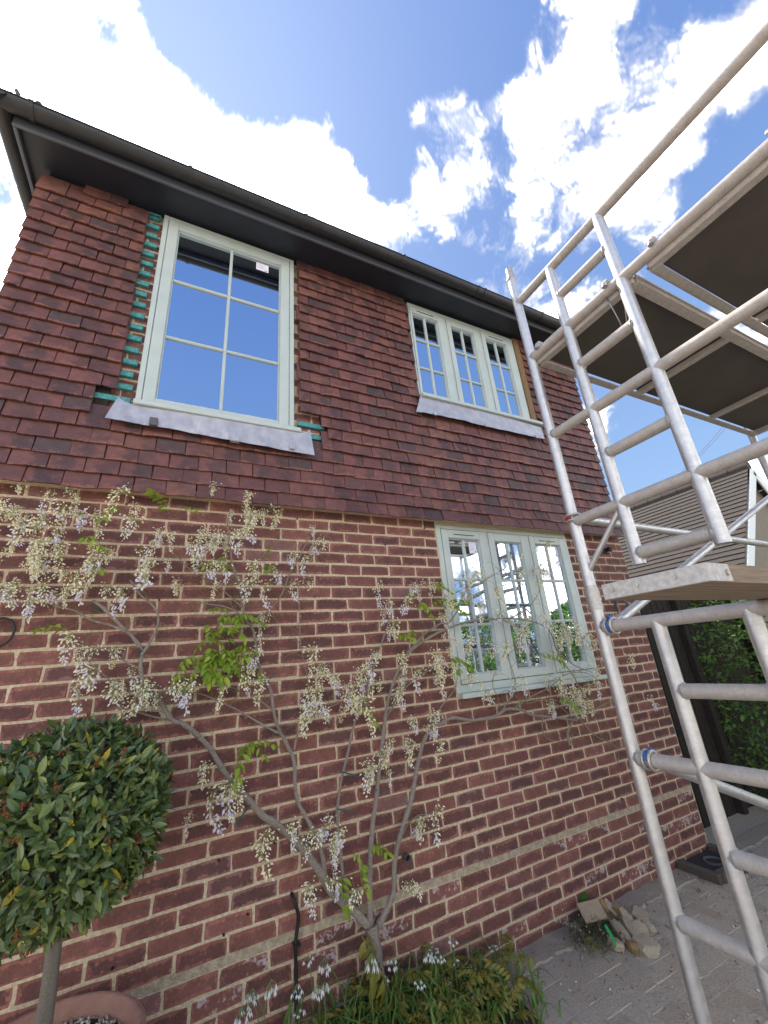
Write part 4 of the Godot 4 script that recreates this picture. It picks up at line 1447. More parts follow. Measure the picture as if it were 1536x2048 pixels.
# ---------------------------------------------------------------- wisteria
func raceme(k: int) -> MB:
	# arching flower truss: pale cream buds on thin stalks, lilac where the lower florets are opening
	var r := RandomNumberGenerator.new()
	r.seed = 4000 + k
	var m := MB.new()
	var len := r.randf_range(0.08, 0.19)
	var n := int(len * r.randf_range(400, 640))
	var side := r.randf_range(-0.9, 0.9)
	var lift := r.randf_range(0.15, 0.75)
	var ax := func(f: float) -> Vector3: return Vector3(side * len * (f - 0.35 * f * f) + 0.008 * sin(f * 7.0 + k), len * (lift * 1.6 * f - (lift * 1.6 + 0.75) * f * f), 0.02 + len * 0.35 * sin(f * 2.2))
	var pts := []
	for j in 9: pts.append(ax.call(j / 8.0))
	m.tube(smooth_path(pts, 0.012), PackedFloat32Array([0.0015, 0.0012, 0.0008]), 4, Color(0.20, 0.20, 0.07), false)
	var lil := r.randf()
	for j in n:
		var f := pow(r.randf_range(0.03, 1.0), 0.6)
		var c: Vector3 = ax.call(f)
		var d := Vector3(r.randfn(), r.randfn(-0.25, 0.7), r.randf_range(-0.5, 1.0)).normalized()
		var wide := lerpf(0.050, 0.012, absf(f - 0.45) * 1.6)
		var p := c + d * wide * r.randf_range(0.3, 1.15)
		var s := r.randf_range(0.0040, 0.0076)
		var col := Color(0.86, 0.79, 0.50).lerp(Color(0.95, 0.92, 0.78), r.randf())
		if r.randf() < 0.14: col = Color(0.55, 0.52, 0.22)
		if f > 0.62 and lil > 0.40 and r.randf() < lil * 0.8:
			col = Color(0.58, 0.53, 0.78).lerp(Color(0.86, 0.84, 0.90), r.randf())
			s *= 1.25
		m.tube(PackedVector3Array([c, p]), PackedFloat32Array([0.0006]), 3, Color(0.36, 0.35, 0.14), false)
		bud(m, p, (d + Vector3(0, -0.8, 0.2)).normalized(), s, col)
	return m

func bud(m: MB, p: Vector3, d: Vector3, s: float, col: Color) -> void:
	var a := d.cross(Vector3(0.3, 0.5, 0.8)).normalized()
	var b := d.cross(a)
	var t := p + d * s * 1.3
	var u := p - d * s * 0.9
	var q := [p + a * s * 0.62, p + b * s * 0.62, p - a * s * 0.62, p - b * s * 0.62]
	for k in 4:
		m.face([q[k], q[(k + 1) % 4], t], col)
		m.face([q[(k + 1) % 4], q[k], u], col)

func pinnate(k: int, col: Color, col2: Color) -> MB:
	# compound leaf: pairs of drooping leaflets along a thin stalk
	var r := RandomNumberGenerator.new()
	r.seed = 5000 + k
	var m := MB.new()
	var n := 4 + k % 3
	var L := r.randf_range(0.10, 0.16)
	var tip := Vector3(L, -L * r.randf_range(0.2, 0.55), 0)
	var P := func(f: float) -> Vector3: return Vector3(tip.x * f, tip.y * f * f + 0.02 * sin(f * PI), 0)
	m.tube(PackedVector3Array([P.call(0.0), P.call(0.33), P.call(0.66), P.call(1.0)]), PackedFloat32Array([0.0014, 0.0012, 0.001, 0.0007]), 4, Color(0.22, 0.22, 0.06), false)
	for j in n:
		var f := (j + 0.8) / n
		for s in [-1.0, 1.0]:
			var d := Vector3(0.45, -0.35 - 0.5 * r.randf(), s * r.randf_range(0.7, 1.0))
			m.add(leaf_card(r.randf_range(0.038, 0.055), r.randf_range(0.018, 0.024), 0.3, 0.35, col.lerp(col2, r.randf())), Transform3D(aim(d, r.randfn(0, 0.3)), P.call(f)))
	m.add(leaf_card(0.055, 0.024, 0.3, 0.3, col.lerp(col2, r.randf())), Transform3D(aim(tip + Vector3(0, -0.03, 0), 0), P.call(1.0)))
	return m

func wisteria() -> void:
	var W := thing("wisteria", "old wisteria in bud trained up the brick wall and across the lower window", "climbing plant", Vector3(0.137, 0, 0.12))
	var o := Vector3(0.137, 0, 0.12)
	# stems traced on the photograph, which lie a few centimetres off the wall: [radius at start, at end, depth z, points]
	var S := [
		["trunk", 0.055, 0.036, 0.11, [[770, 2046], [764, 2000], [756, 1935], [748, 1885], [740, 1850]]],
		["stem", 0.03, 0.009, 0.075, [[745, 1868], [730, 1845], [700, 1815], [668, 1792], [640, 1745], [600, 1690], [560, 1655], [520, 1625], [480, 1580], [450, 1545], [425, 1505], [400, 1475], [365, 1447], [345, 1440], [318, 1400], [290, 1370], [282, 1335], [284, 1302], [268, 1278], [240, 1250], [205, 1215], [185, 1200]]],
		["stem", 0.010, 0.005, 0.07, [[283, 1312], [300, 1285], [315, 1255], [317, 1228], [300, 1205], [282, 1190], [260, 1160]]],
		["stem", 0.008, 0.004, 0.07, [[252, 1264], [215, 1250], [180, 1240], [152, 1222], [110, 1212], [70, 1185], [25, 1165]]],
		["stem", 0.007, 0.003, 0.06, [[280, 1338], [250, 1322], [215, 1300], [175, 1293], [140, 1285]]],
		["stem", 0.006, 0.003, 0.06, [[318, 1400], [275, 1385], [230, 1365], [190, 1335], [165, 1310]]],
		["stem", 0.007, 0.003, 0.06, [[342, 1440], [300, 1432], [260, 1420], [225, 1418]]],
		["stem", 0.017, 0.006, 0.07, [[668, 1790], [650, 1750], [640, 1700], [620, 1650], [600, 1610], [590, 1570], [586, 1520], [575, 1490], [556, 1450], [545, 1410], [540, 1380], [526, 1355], [515, 1310], [505, 1262], [492, 1240], [485, 1200], [478, 1170], [470, 1150], [463, 1120], [461, 1080], [455, 1045], [462, 1020]]],
		["stem", 0.007, 0.003, 0.07, [[506, 1243], [540, 1218], [566, 1185], [580, 1150], [590, 1130], [608, 1095], [620, 1072]]],
		["stem", 0.007, 0.003, 0.06, [[492, 1240], [470, 1222], [445, 1212], [420, 1208], [388, 1205]]],
		["stem", 0.005, 0.002, 0.06, [[486, 1215], [455, 1190], [428, 1168], [400, 1150], [372, 1132], [345, 1105], [320, 1080]]],
		["stem", 0.008, 0.003, 0.06, [[562, 1468], [530, 1452], [490, 1430], [450, 1408], [410, 1390], [370, 1382], [330, 1384]]],
		["stem", 0.006, 0.003, 0.06, [[548, 1425], [520, 1402], [490, 1388], [455, 1372], [420, 1368]]],
		["stem", 0.008, 0.003, 0.06, [[588, 1500], [600, 1460], [625, 1432], [655, 1415], [690, 1400]]],
		["stem", 0.013, 0.004, 0.055, [[700, 1812], [686, 1760], [678, 1700], [677, 1630], [682, 1570], [692, 1510], [708, 1450], [728, 1400], [742, 1350], [762, 1285], [780, 1235], [785, 1200]]],
		["stem", 0.022, 0.008, 0.085, [[742, 1856], [736, 1810], [740, 1740], [748, 1650], [755, 1560], [762, 1490], [774, 1420], [785, 1378], [800, 1330], [820, 1300], [852, 1268], [885, 1245]]],
		["stem", 0.006, 0.003, 0.08, [[772, 1430], [795, 1400], [820, 1370], [850, 1345], [880, 1325]]],
		["stem", 0.020, 0.009, 0.085, [[750, 1862], [768, 1820], [788, 1785], [793, 1720], [800, 1665], [820, 1600], [838, 1525], [855, 1472], [880, 1446], [905, 1436], [948, 1440], [990, 1432], [1012, 1418], [1045, 1420], [1066, 1430], [1110, 1435], [1150, 1440]]],
		["stem", 0.006, 0.003, 0.08, [[800, 1672], [820, 1645], [845, 1632], [870, 1628]]],
		["stem", 0.008, 0.003, 0.09, [[1000, 1428], [1018, 1405], [1030, 1375], [1022, 1340], [1015, 1310]]],
		["stem", 0.008, 0.003, 0.09, [[860, 1470], [880, 1420], [905, 1380], [915, 1345]]],
		["stem", 0.010, 0.004, 0.10, [[1136, 1490], [1137, 1465], [1150, 1440], [1163, 1402], [1150, 1362], [1130, 1322], [1112, 1292], [1104, 1255], [1110, 1225]]],
		["stem", 0.008, 0.003, 0.08, [[1150, 1440], [1185, 1425], [1215, 1405], [1245, 1400], [1275, 1380]]],
		["stem", 0.006, 0.002, 0.05, [[1085, 1430], [1082, 1450], [1095, 1475], [1120, 1482], [1140, 1470]]],
		["stem", 0.006, 0.002, 0.05, [[1165, 1440], [1190, 1470], [1220, 1488], [1238, 1505], [1238, 1530]]],
		["stem", 0.012, 0.005, 0.10, [[815, 1304], [850, 1282], [885, 1262], [930, 1245], [990, 1238], [1040, 1238], [1078, 1248], [1100, 1268], [1118, 1300], [1150, 1330], [1180, 1345]]],
		["stem", 0.007, 0.003, 0.10, [[890, 1256], [910, 1225], [925, 1195], [945, 1175], [980, 1155], [1008, 1136]]],
		["stem", 0.006, 0.002, 0.10, [[1010, 1240], [1045, 1262], [1060, 1295], [1090, 1312], [1120, 1320], [1160, 1310]]],
		["stem", 0.006, 0.002, 0.10, [[1022, 1238], [1055, 1215], [1075, 1185], [1085, 1150], [1080, 1125]]],
		["stem", 0.007, 0.003, 0.09, [[1030, 1418], [1060, 1395], [1095, 1375], [1130, 1350], [1170, 1345], [1200, 1360]]],
		["stem", 0.006, 0.002, 0.08, [[1150, 1440], [1120, 1410], [1085, 1400], [1050, 1405], [1020, 1380]]],
		["stem", 0.005, 0.002, 0.11, [[1160, 1400], [1185, 1370], [1200, 1335], [1190, 1300], [1170, 1275]]],
		["stem", 0.005, 0.002, 0.09, [[990, 1430], [1000, 1400], [985, 1365], [995, 1330]]],
		["stem", 0.004, 0.002, 0.05, [[598, 1170], [600, 1240], [603, 1300], [612, 1350], [618, 1380]]]]
	var tips := []
	for s in S:
		var pts := []
		for q in s[4]: pts.append(on_z(q[0], q[1], s[3]) - o)
		for k in pts.size():
			if s[0] == "trunk": pts[k].z += 0.0
			else: pts[k].z += 0.018 * sin(k * 1.7 + pts[0].x * 9.0)
		if s[0] == "trunk": pts[0].y = -0.02
		var L := smooth_path(pts, 0.014)
		var rr := PackedFloat32Array()
		for k in L.size():
			rr.push_back(0.78 * lerpf(s[1], s[2], pow(float(k) / (L.size() - 1), 0.75)) * (1.0 + 0.16 * noise.get_noise_3dv(L[k] * 700.0) + (0.22 if k % 13 == 3 else 0.0)))
			L[k] += Vector3(noise.get_noise_3dv(L[k] * 300.0), noise.get_noise_3dv(L[k] * 300.0 + Vector3.ONE * 90), 0) * 0.006
		var m := MB.new()
		m.tube(L, rr, 12)
		m.rough(noise, 2600.0, 0.30 * s[2] + 0.08 * s[1])
		put(s[0], m, M.bark, W)
		if s[1] < 0.013:
			for k in L.size():
				if k % 5 == 0: tips.append(L[k] + o)
	# thin green whips arching off the stems
	var tw := MB.new()
	for k in 420:
		var p: Vector3 = tips[rng.randi() % tips.size()] - o
		var d := Vector3(rng.randfn(0, 0.7), rng.randf_range(-0.2, 0.9), rng.randf_range(0.0, 0.5)).normalized() * rng.randf_range(0.05, 0.16)
		tw.tube(smooth_path([p, p + d * 0.5 + Vector3(0, 0.015, 0), p + d + Vector3(0, -0.02, 0.005), p + d * 1.25 + Vector3(0, -0.06, 0.01)], 0.02), PackedFloat32Array([0.0016, 0.0014, 0.0012, 0.001]), 4, Color(0.17, 0.13, 0.06).lerp(Color(0.23, 0.22, 0.07), rng.randf()), false)
	tag(put("twigs", tw, M.vc, W), "", "", "", "stuff")
	# flower trusses: [px, py, spread x, spread y, how many]
	var Z := [[55, 1105, 95, 75, 30], [120, 1190, 90, 45, 10], [30, 1190, 60, 40, 6], [95, 1030, 50, 30, 6], [220, 1050, 60, 40, 7], [260, 1130, 90, 40, 8], [210, 1155, 60, 40, 5], [330, 1170, 50, 35, 6], [170, 1330, 60, 45, 7], [200, 1385, 70, 30, 6], [300, 1385, 45, 40, 4], [370, 1385, 40, 20, 4], [330, 1090, 60, 40, 4],
		[475, 1030, 55, 35, 9], [440, 1085, 45, 35, 6], [510, 1085, 35, 45, 5], [505, 1150, 50, 30, 4], [615, 1110, 22, 45, 5], [595, 1170, 25, 30, 3], [470, 1180, 40, 20, 3], [395, 1090, 40, 30, 3], [510, 1370, 35, 35, 5], [545, 1215, 30, 30, 2],
		[690, 1375, 55, 40, 10], [715, 1410, 35, 40, 6], [640, 1420, 25, 35, 4], [760, 1250, 35, 35, 4], [745, 1330, 30, 30, 3], [600, 1400, 30, 25, 2], [620, 1340, 30, 25, 2],
		[850, 1200, 60, 45, 8], [870, 1300, 55, 50, 11], [830, 1350, 45, 40, 6], [860, 1440, 30, 35, 4], [800, 1390, 20, 30, 3], [890, 1345, 30, 30, 4],
		[950, 1170, 55, 35, 7], [930, 1215, 40, 25, 4], [1070, 1150, 45, 45, 9], [1040, 1260, 30, 40, 8], [1120, 1260, 35, 45, 8], [1000, 1330, 35, 30, 4], [1090, 1390, 70, 35, 14], [1150, 1400, 50, 35, 9], [1165, 1290, 35, 25, 4], [1210, 1330, 30, 30, 4], [1250, 1390, 30, 35, 3], [960, 1370, 30, 30, 3], [1105, 1130, 30, 20, 2],
		[445, 1590, 22, 18, 3], [590, 1690, 22, 20, 4], [650, 1680, 22, 25, 4], [735, 1535, 22, 25, 3], [770, 1520, 22, 25, 2], [650, 1780, 20, 22, 3], [715, 1790, 16, 20, 2], [850, 1650, 22, 30, 3], [840, 1490, 25, 18, 3], [765, 1560, 15, 18, 1], [400, 1660, 20, 25, 1], [820, 1770, 25, 16, 1], [690, 1640, 18, 15, 1], [415, 1545, 12, 15, 1]]
	var shapes := []
	for k in 24: shapes.append(raceme(k).mesh())
	for q in Z:
		for k in int(q[4]):
			var px: float = q[0] + rng.randfn(0, 0.62) * q[2]
			var py: float = q[1] - 14.0 + rng.randfn(0, 0.55) * q[3]
			var p := on_z(px, py, rng.randf_range(0.06, 0.15)) - o
			var s := rng.randf_range(0.6, 1.2)
			put("flower_cluster", shapes[rng.randi() % 24], M.petal, W, Transform3D(Basis.from_euler(Vector3(0, rng.randfn(0, 0.8), rng.randfn(0, 0.25))).scaled(Vector3.ONE * s), p))
	# leaf sprays: [px, py, leaves, reddish]
	var sprays := [[430, 1330, 11], [395, 1325, 5], [470, 1322, 5], [468, 1252, 7], [410, 1285, 4], [450, 1145, 3], [345, 1040, 1], [485, 1505, 4], [140, 1085, 1], [118, 1278, 1], [175, 1168, 1], [845, 1225, 4], [885, 1235, 3], [815, 1285, 2], [905, 1320, 2], [1098, 1322, 2], [1120, 1395, 1], [724, 1722, 3], [675, 1760, 1], [545, 1160, 2], [440, 1050, 1], [870, 1190, 2], [725, 1420, 1], [240, 1035, 1]]
	var lf := []
	for k in 10: lf.append(pinnate(k, Color(0.15, 0.25, 0.016), Color(0.33, 0.42, 0.035)).mesh())
	for q in sprays:
		for k in int(q[2]):
			var p := on_z(q[0] + rng.randfn(0, 12), q[1] - 12 + rng.randfn(0, 9), rng.randf_range(0.07, 0.13)) - o
			put("leaf_spray", lf[rng.randi() % 10], M.softleaf, W, Transform3D(Basis.from_euler(Vector3(rng.randf_range(-0.3, 0.5), rng.randf_range(-2.6, -0.3), rng.randfn(0.0, 0.35))).scaled(Vector3.ONE * rng.randf_range(0.75, 1.15)), p))
	# green twine tying stems to the wall wires
	for q in [[278, 1295, 286, 1312], [180, 1213, 205, 1222], [500, 1610, 472, 1648], [532, 1368, 548, 1348], [680, 1543, 718, 1553], [675, 1618, 708, 1624], [752, 1580, 776, 1584]]:
		var m := MB.new()
		m.tube(PackedVector3Array([on_z(q[0], q[1], 0.098) - o, on_z(q[2], q[3], 0.05) - o]), PackedFloat32Array([0.004]), 6)
		put("twine", m, M.tie, W)

# ---------------------------------------------------------------- bay tree in its pot
func bay_tree() -> void:
	var at := Vector3(-1.187, 0, 0.45)
	var P := thing("terracotta_pot", "large round terracotta pot holding the clipped bay tree", "plant pot", at)
	var prof := [[0.0, 0.17], [0.02, 0.20], [0.25, 0.245], [0.47, 0.272], [0.475, 0.285], [0.50, 0.305], [0.56, 0.312], [0.595, 0.305], [0.605, 0.292], [0.60, 0.272], [0.55, 0.262], [0.50, 0.258]]
	var pts := PackedVector3Array()
	var rr := PackedFloat32Array()
	for q in prof:
		pts.push_back(Vector3(0, q[0], 0)); rr.push_back(q[1])
	put("pot", lathe(prof, 48), M.terra, P)
	var soil := lathe([[0.545, 0.262], [0.55, 0.15], [0.553, 0.0]], 32)
	put("soil", soil, M.soil, P)
	var gv := MB.new()
	for k in 1500:
		var a := rng.randf() * TAU
		var r := 0.255 * sqrt(rng.randf())
		var s := rng.randf_range(0.003, 0.0065)
		var c := Color(0.45, 0.40, 0.32).lerp(Color(0.18, 0.14, 0.11), rng.randf())
		if rng.randf() < 0.3: c = Color(0.62, 0.6, 0.55)
		gv.cbox(Vector3(r * cos(a), 0.552 + rng.randf() * 0.006, r * sin(a)), Vector3(s, s * 0.7, s * 1.2) * 1.5, Basis.from_euler(Vector3(rng.randf() * 6, rng.randf() * 6, 0)), c, s * 0.3)
	tag(put("gravel", gv, M.vc, P), "", "", "", "stuff")
	var B := thing("bay_tree", "round clipped bay tree on a bare grey stem", "tree", at + Vector3(0, 0.55, 0))
	var tk := MB.new()
	tk.tube(smooth_path([Vector3(0.0, -0.02, 0.0), Vector3(0.008, 0.2, 0.004), Vector3(0.0, 0.42, 0.0), Vector3(0.01, 0.62, 0.02)], 0.04), PackedFloat32Array([0.029, 0.027, 0.027, 0.026, 0.025, 0.024, 0.023, 0.022, 0.022, 0.02, 0.018]), 14)
	put("trunk", tk, M.baybark, B)
	var br := MB.new()
	var ctr := Vector3(-0.03, 0.692, 0.0)
	for k in 60:
		var d := Vector3(rng.randfn(), rng.randfn(0.2, 0.9), rng.randfn()).normalized()
		br.tube(smooth_path([Vector3(0, 0.45 + rng.randf() * 0.15, 0), ctr + d * 0.12, ctr + d * 0.33], 0.06), PackedFloat32Array([0.007, 0.005, 0.004, 0.003]), 5)
	put("branches", br, M.baybark, B)
	var greens := [Color(0.07, 0.12, 0.036), Color(0.095, 0.15, 0.045), Color(0.052, 0.09, 0.03), Color(0.13, 0.18, 0.05), Color(0.075, 0.115, 0.045), Color(0.17, 0.21, 0.05), Color(0.06, 0.108, 0.036)]
	var kinds := []
	for k in 22:
		var c: Color = greens[k % 7]
		if k == 20: c = Color(0.42, 0.32, 0.03)
		if k == 21: c = Color(0.24, 0.27, 0.03)
		kinds.append(leaf_card(1.0, rng.randf_range(0.34, 0.44), rng.randf_range(0.05, 0.35), rng.randf_range(-0.05, 0.25), c))
	var meshes := []
	for k in kinds: meshes.append(k.mesh())
	var list := []
	for k in 8800:
		var d := Vector3(rng.randfn(), rng.randfn(), rng.randfn()).normalized()
		var rad := 0.335 * (1.0 + 0.10 * noise.get_noise_3dv(d * 130.0) + 0.07 * noise.get_noise_3dv(d * 320.0))
		rad *= 1.0 - 0.32 * pow(rng.randf(), 1.8)
		var p := ctr + Vector3(d.x * rad, d.y * rad * 0.92, d.z * rad)
		var dir := d * 0.45 + Vector3(rng.randfn(), rng.randfn(), rng.randfn()) * 0.7 + Vector3(0, -0.15 if d.y < 0.1 else 0.25, 0)
		if d.y < -0.35: dir += Vector3(0, -0.2, 0)
		var kk := rng.randi() % 20
		if rng.randf() < 0.018: kk = 20
		elif rng.randf() < 0.04: kk = 21
		list.append([p, Transform3D(facing(dir, d + Vector3(rng.randfn(), rng.randfn() + 0.7, rng.randfn()) * 0.45).scaled(Vector3.ONE * (rng.randf_range(0.028, 0.050) if rng.randf() < 0.8 else rng.randf_range(0.048, 0.064))), p), kk, weight_of(p + at + Vector3(0, 0.55, 0)) * (1.0 if (EYE - p - at).dot(d) > 0 else 0.2) * (p - ctr).length()])
	list.sort_custom(func(a, b): return a[3] > b[3])
	var rest := MB.new()
	for k in list.size():
		if k < 300: put("leaf", meshes[list[k][2]], M.leaf, B, list[k][1])
		else: rest.add(kinds[list[k][2]], list[k][1])
	tag(put("foliage", rest, M.leaf, B), "", "", "", "stuff")
	# rusty brown bud clusters among the leaves
	var bd := MB.new()
	for k in 42:
		var d := Vector3(rng.randfn(), rng.randfn(0.3, 0.8), absf(rng.randfn())).normalized()
		var p := ctr + d * rng.randf_range(0.32, 0.365)
		for j in 7:
			bd.add(lump(j, rng.randf_range(0.0025, 0.0048), 1.2), Transform3D(Basis(), p + Vector3(rng.randfn(), rng.randfn(), rng.randfn()) * 0.007), Color(0.16, 0.045, 0.018))
	tag(put("buds", bd, M.vc, B), "", "", "", "stuff")

func lathe(prof: Array, n: int) -> MB:
	var m := MB.new()
	var base := 0
	for k in prof.size():
		var p0: Array = prof[maxi(k - 1, 0)]
		var p1: Array = prof[mini(k + 1, prof.size() - 1)]
		var tn := Vector2(p1[1] - p0[1], p1[0] - p0[0]).normalized()
		for j in n + 1:
			var a := TAU * j / n
			m.vert(Vector3(prof[k][1] * cos(a), prof[k][0], prof[k][1] * sin(a)), Vector3(tn.y * cos(a), -tn.x, tn.y * sin(a)), Vector2(float(j) / n, prof[k][0]))
	for k in prof.size() - 1:
		for j in n:
			var a := k * (n + 1) + j
			var b := a + n + 1
			m.i.append_array([a, a + 1, b, a + 1, b + 1, b])
	return m

# ---------------------------------------------------------------- flower bed at the foot of the wall
func flower_bed() -> void:
	var so := MB.new()
	var nx := 60
	var nz := 14
	var hgt := func(x: float, z: float) -> float:
		var e := minf(minf(x + 0.9, 0.9 - x) / 0.18, (0.62 - z + 0.06 * noise.get_noise_1d(x * 200.0)) / 0.16)
		return -0.02 + 0.075 * clampf(e, 0, 1) + 0.02 * noise.get_noise_2d(x * 400.0, z * 400.0)
	for a in nx:
		for b in nz:
			var x0 := -0.9 + 1.95 * a / nx
			var x1 := -0.9 + 1.95 * (a + 1) / nx
			var z0 := 0.0 + 0.66 * b / nz
			var z1 := 0.0 + 0.66 * (b + 1) / nz
			so.face([Vector3(x0, hgt.call(x0, z1), z1), Vector3(x1, hgt.call(x1, z1), z1), Vector3(x1, hgt.call(x1, z0), z0), Vector3(x0, hgt.call(x0, z0), z0)])
	tag(put("flower_bed", so, M.soil), "narrow strip of dark soil along the foot of the brick wall", "", "", "structure")
	# strappy leaves
	var gr := MB.new()
	for k in 600:
		var x := rng.randf_range(-0.42, 0.92)
		var z := rng.randf_range(0.05, 0.5)
		if x > 0.55 and rng.randf() < 0.4: x -= 0.6
		var h := rng.randf_range(0.14, 0.36) * (0.75 if x > 0.45 else 1.0)
		var a := rng.randf() * TAU
		var out := Vector3(cos(a), 0, sin(a)) * h * rng.randf_range(0.3, 0.9)
		var p0 := Vector3(x, 0.02, z)
		var w := rng.randf_range(0.003, 0.0075)
		var sd := out.cross(Vector3.UP).normalized() * w
		var c := Color(0.07, 0.15, 0.028).lerp(Color(0.15, 0.27, 0.05), rng.randf())
		var prev := p0
		for j in 6:
			var f := (j + 1) / 6.0
			var q := p0 + out * f * f + Vector3(0, h * (1.35 * f - 0.75 * f * f * f), 0)
			if q.z < 0.012: q.z = 0.012
			var w0 := 1.0 - 0.9 * pow(j / 6.0, 2.0)
			var w1 := 1.0 - 0.9 * pow(f, 2.0)
			gr.face([prev - sd * w0, prev + sd * w0, q + sd * w1, q - sd * w1], c)
			prev = q
	tag(put("strappy_leaves", gr, M.softleaf), "long narrow green leaves growing in the bed at the wall", "ground cover", "", "stuff")
	# olive and bronze young shoots round the trunk
	var sh := []
	for k in 6: sh.append(pinnate(20 + k, Color(0.15, 0.13, 0.02), Color(0.23, 0.21, 0.03)))
	var ol := MB.new()
	for k in 210:
		var x := 0.28 + rng.randfn(0, 0.26)
		var z := clampf(rng.randf_range(0.06, 0.48), 0.06, 0.5)
		ol.add(sh[rng.randi() % 6], Transform3D(Basis.from_euler(Vector3(rng.randfn(0, 0.4), rng.randf() * TAU, rng.randf_range(0.1, 0.9))).scaled(Vector3.ONE * rng.randf_range(0.6, 1.0)), Vector3(x, rng.randf_range(0.05, 0.2), z)))
	for k in 5:
		ol.add(sh[k], Transform3D(Basis.from_euler(Vector3(0.2, -1.2 + k * 0.4, -0.9)).scaled(Vector3.ONE * 1.5), Vector3(0.04 + 0.02 * k, 0.44 - 0.06 * k, 0.16)))
	tag(put("bronze_shoots", ol, M.softleaf), "olive and bronze young leaves round the foot of the wisteria", "ground cover", "", "stuff")
	# white bell flowers on thin stalks
	var shapes := []
	for k in 7:
		var r := RandomNumberGenerator.new()
		r.seed = 7000 + k
		var m := MB.new()
		var h := 0.2 + 0.025 * k
		var bend := r.randfn(0, 0.05)
		var top := Vector3(bend, h, r.randfn(0, 0.03))
		m.tube(smooth_path([Vector3.ZERO, Vector3(bend * 0.2, h * 0.6, 0), top], 0.03), PackedFloat32Array([0.002]), 5, Color(0.10, 0.19, 0.05), false)
		for j in 5 + k % 3:
			var a := TAU * j / 6.0 + r.randf()
			var q := top + Vector3(cos(a) * 0.022, -0.008 - r.randf() * 0.018, sin(a) * 0.022)
			m.tube(PackedVector3Array([top, q]), PackedFloat32Array([0.0008]), 3, Color(0.2, 0.3, 0.12), false)
			for b in 5:
				var g := TAU * b / 5.0
				var o2 := Vector3(cos(g), 0, sin(g))
				var l := r.randf_range(0.012, 0.018)
				m.face([q, q + o2.rotated(Vector3.UP, 0.45) * 0.0062 + Vector3(0, -l * 0.55, 0), q + o2 * 0.009 + Vector3(0, -l, 0), q + o2.rotated(Vector3.UP, -0.45) * 0.0062 + Vector3(0, -l * 0.55, 0)], Color(0.74, 0.77, 0.75))
		shapes.append(m.mesh())
	var spots := [[465, 2009], [463, 2040], [519, 1959], [542, 1965], [532, 1991], [558, 1982], [571, 2030], [624, 1904], [635, 1945], [650, 1985], [690, 1895], [700, 1930], [740, 1930], [770, 1905], [785, 1960], [795, 1925], [830, 1940], [850, 1910], [860, 1960], [870, 1890], [900, 1930], [905, 1965], [925, 1950], [945, 1975], [950, 1930], [985, 1965], [990, 1920], [960, 2020], [925, 2010], [990, 2030], [575, 2030], [610, 2040], [870, 1870], [905, 1880], [1005, 1985]]
	for q in spots:
		var z := rng.randf_range(0.07, 0.32)
		var p := on_z(q[0], q[1], z)
		var k := rng.randi() % 7
		var hh := 0.2 + 0.025 * k
		var o := MeshInstance3D.new()
		o.mesh = shapes[k]
		o.material_override = M.petal
		o.name = numbered("white_bell_flower", self)
		add_child(o)
		o.transform = Transform3D(Basis(Vector3.UP, rng.randf() * TAU), Vector3(p.x, minf(0.05, p.y - hh * 0.4), z))
		o.scale = Vector3(1, maxf(0.5, (p.y - o.position.y) / hh), 1)
		tag(o, "thin stalked plant with drooping white bell flowers in the bed", "flower", "white bell flowers in the bed")

# ---------------------------------------------------------------- rubble on the drive
func rock(k: int, s: Vector3) -> MB:
	# broken lump with flat facets
	var m := MB.new()
	var r := RandomNumberGenerator.new()
	r.seed = 8000 + k
	var lat := 4
	var lon := 6
	var P := []
	for a in lat + 1:
		var row := []
		var th := PI * a / lat
		for b in lon:
			var ph := TAU * b / lon + r.randfn(0, 0.15)
			var d := Vector3(sin(th) * cos(ph), cos(th), sin(th) * sin(ph))
			var q := 1.0 / maxf(absf(d.x), maxf(absf(d.y), absf(d.z)))
			row.append(d * lerpf(1.0, q, 0.7) * s * (1.0 + r.randfn(0, 0.07)))
		if a == 0 or a == lat:
			for b in lon: row[b] = row[0]
		P.append(row)
	for a in lat:
		for b in lon:
			var q := [P[a][b], P[a][(b + 1) % lon], P[a + 1][(b + 1) % lon], P[a + 1][b]]
			if a == 0: m.out_face([q[0], q[2], q[3]], Vector3.ZERO)
			elif a == lat - 1: m.out_face([q[0], q[1], q[3]], Vector3.ZERO)
			else:
				m.out_face([q[0], q[1], q[2]], Vector3.ZERO)
				m.out_face([q[0], q[2], q[3]], Vector3.ZERO)
	return m

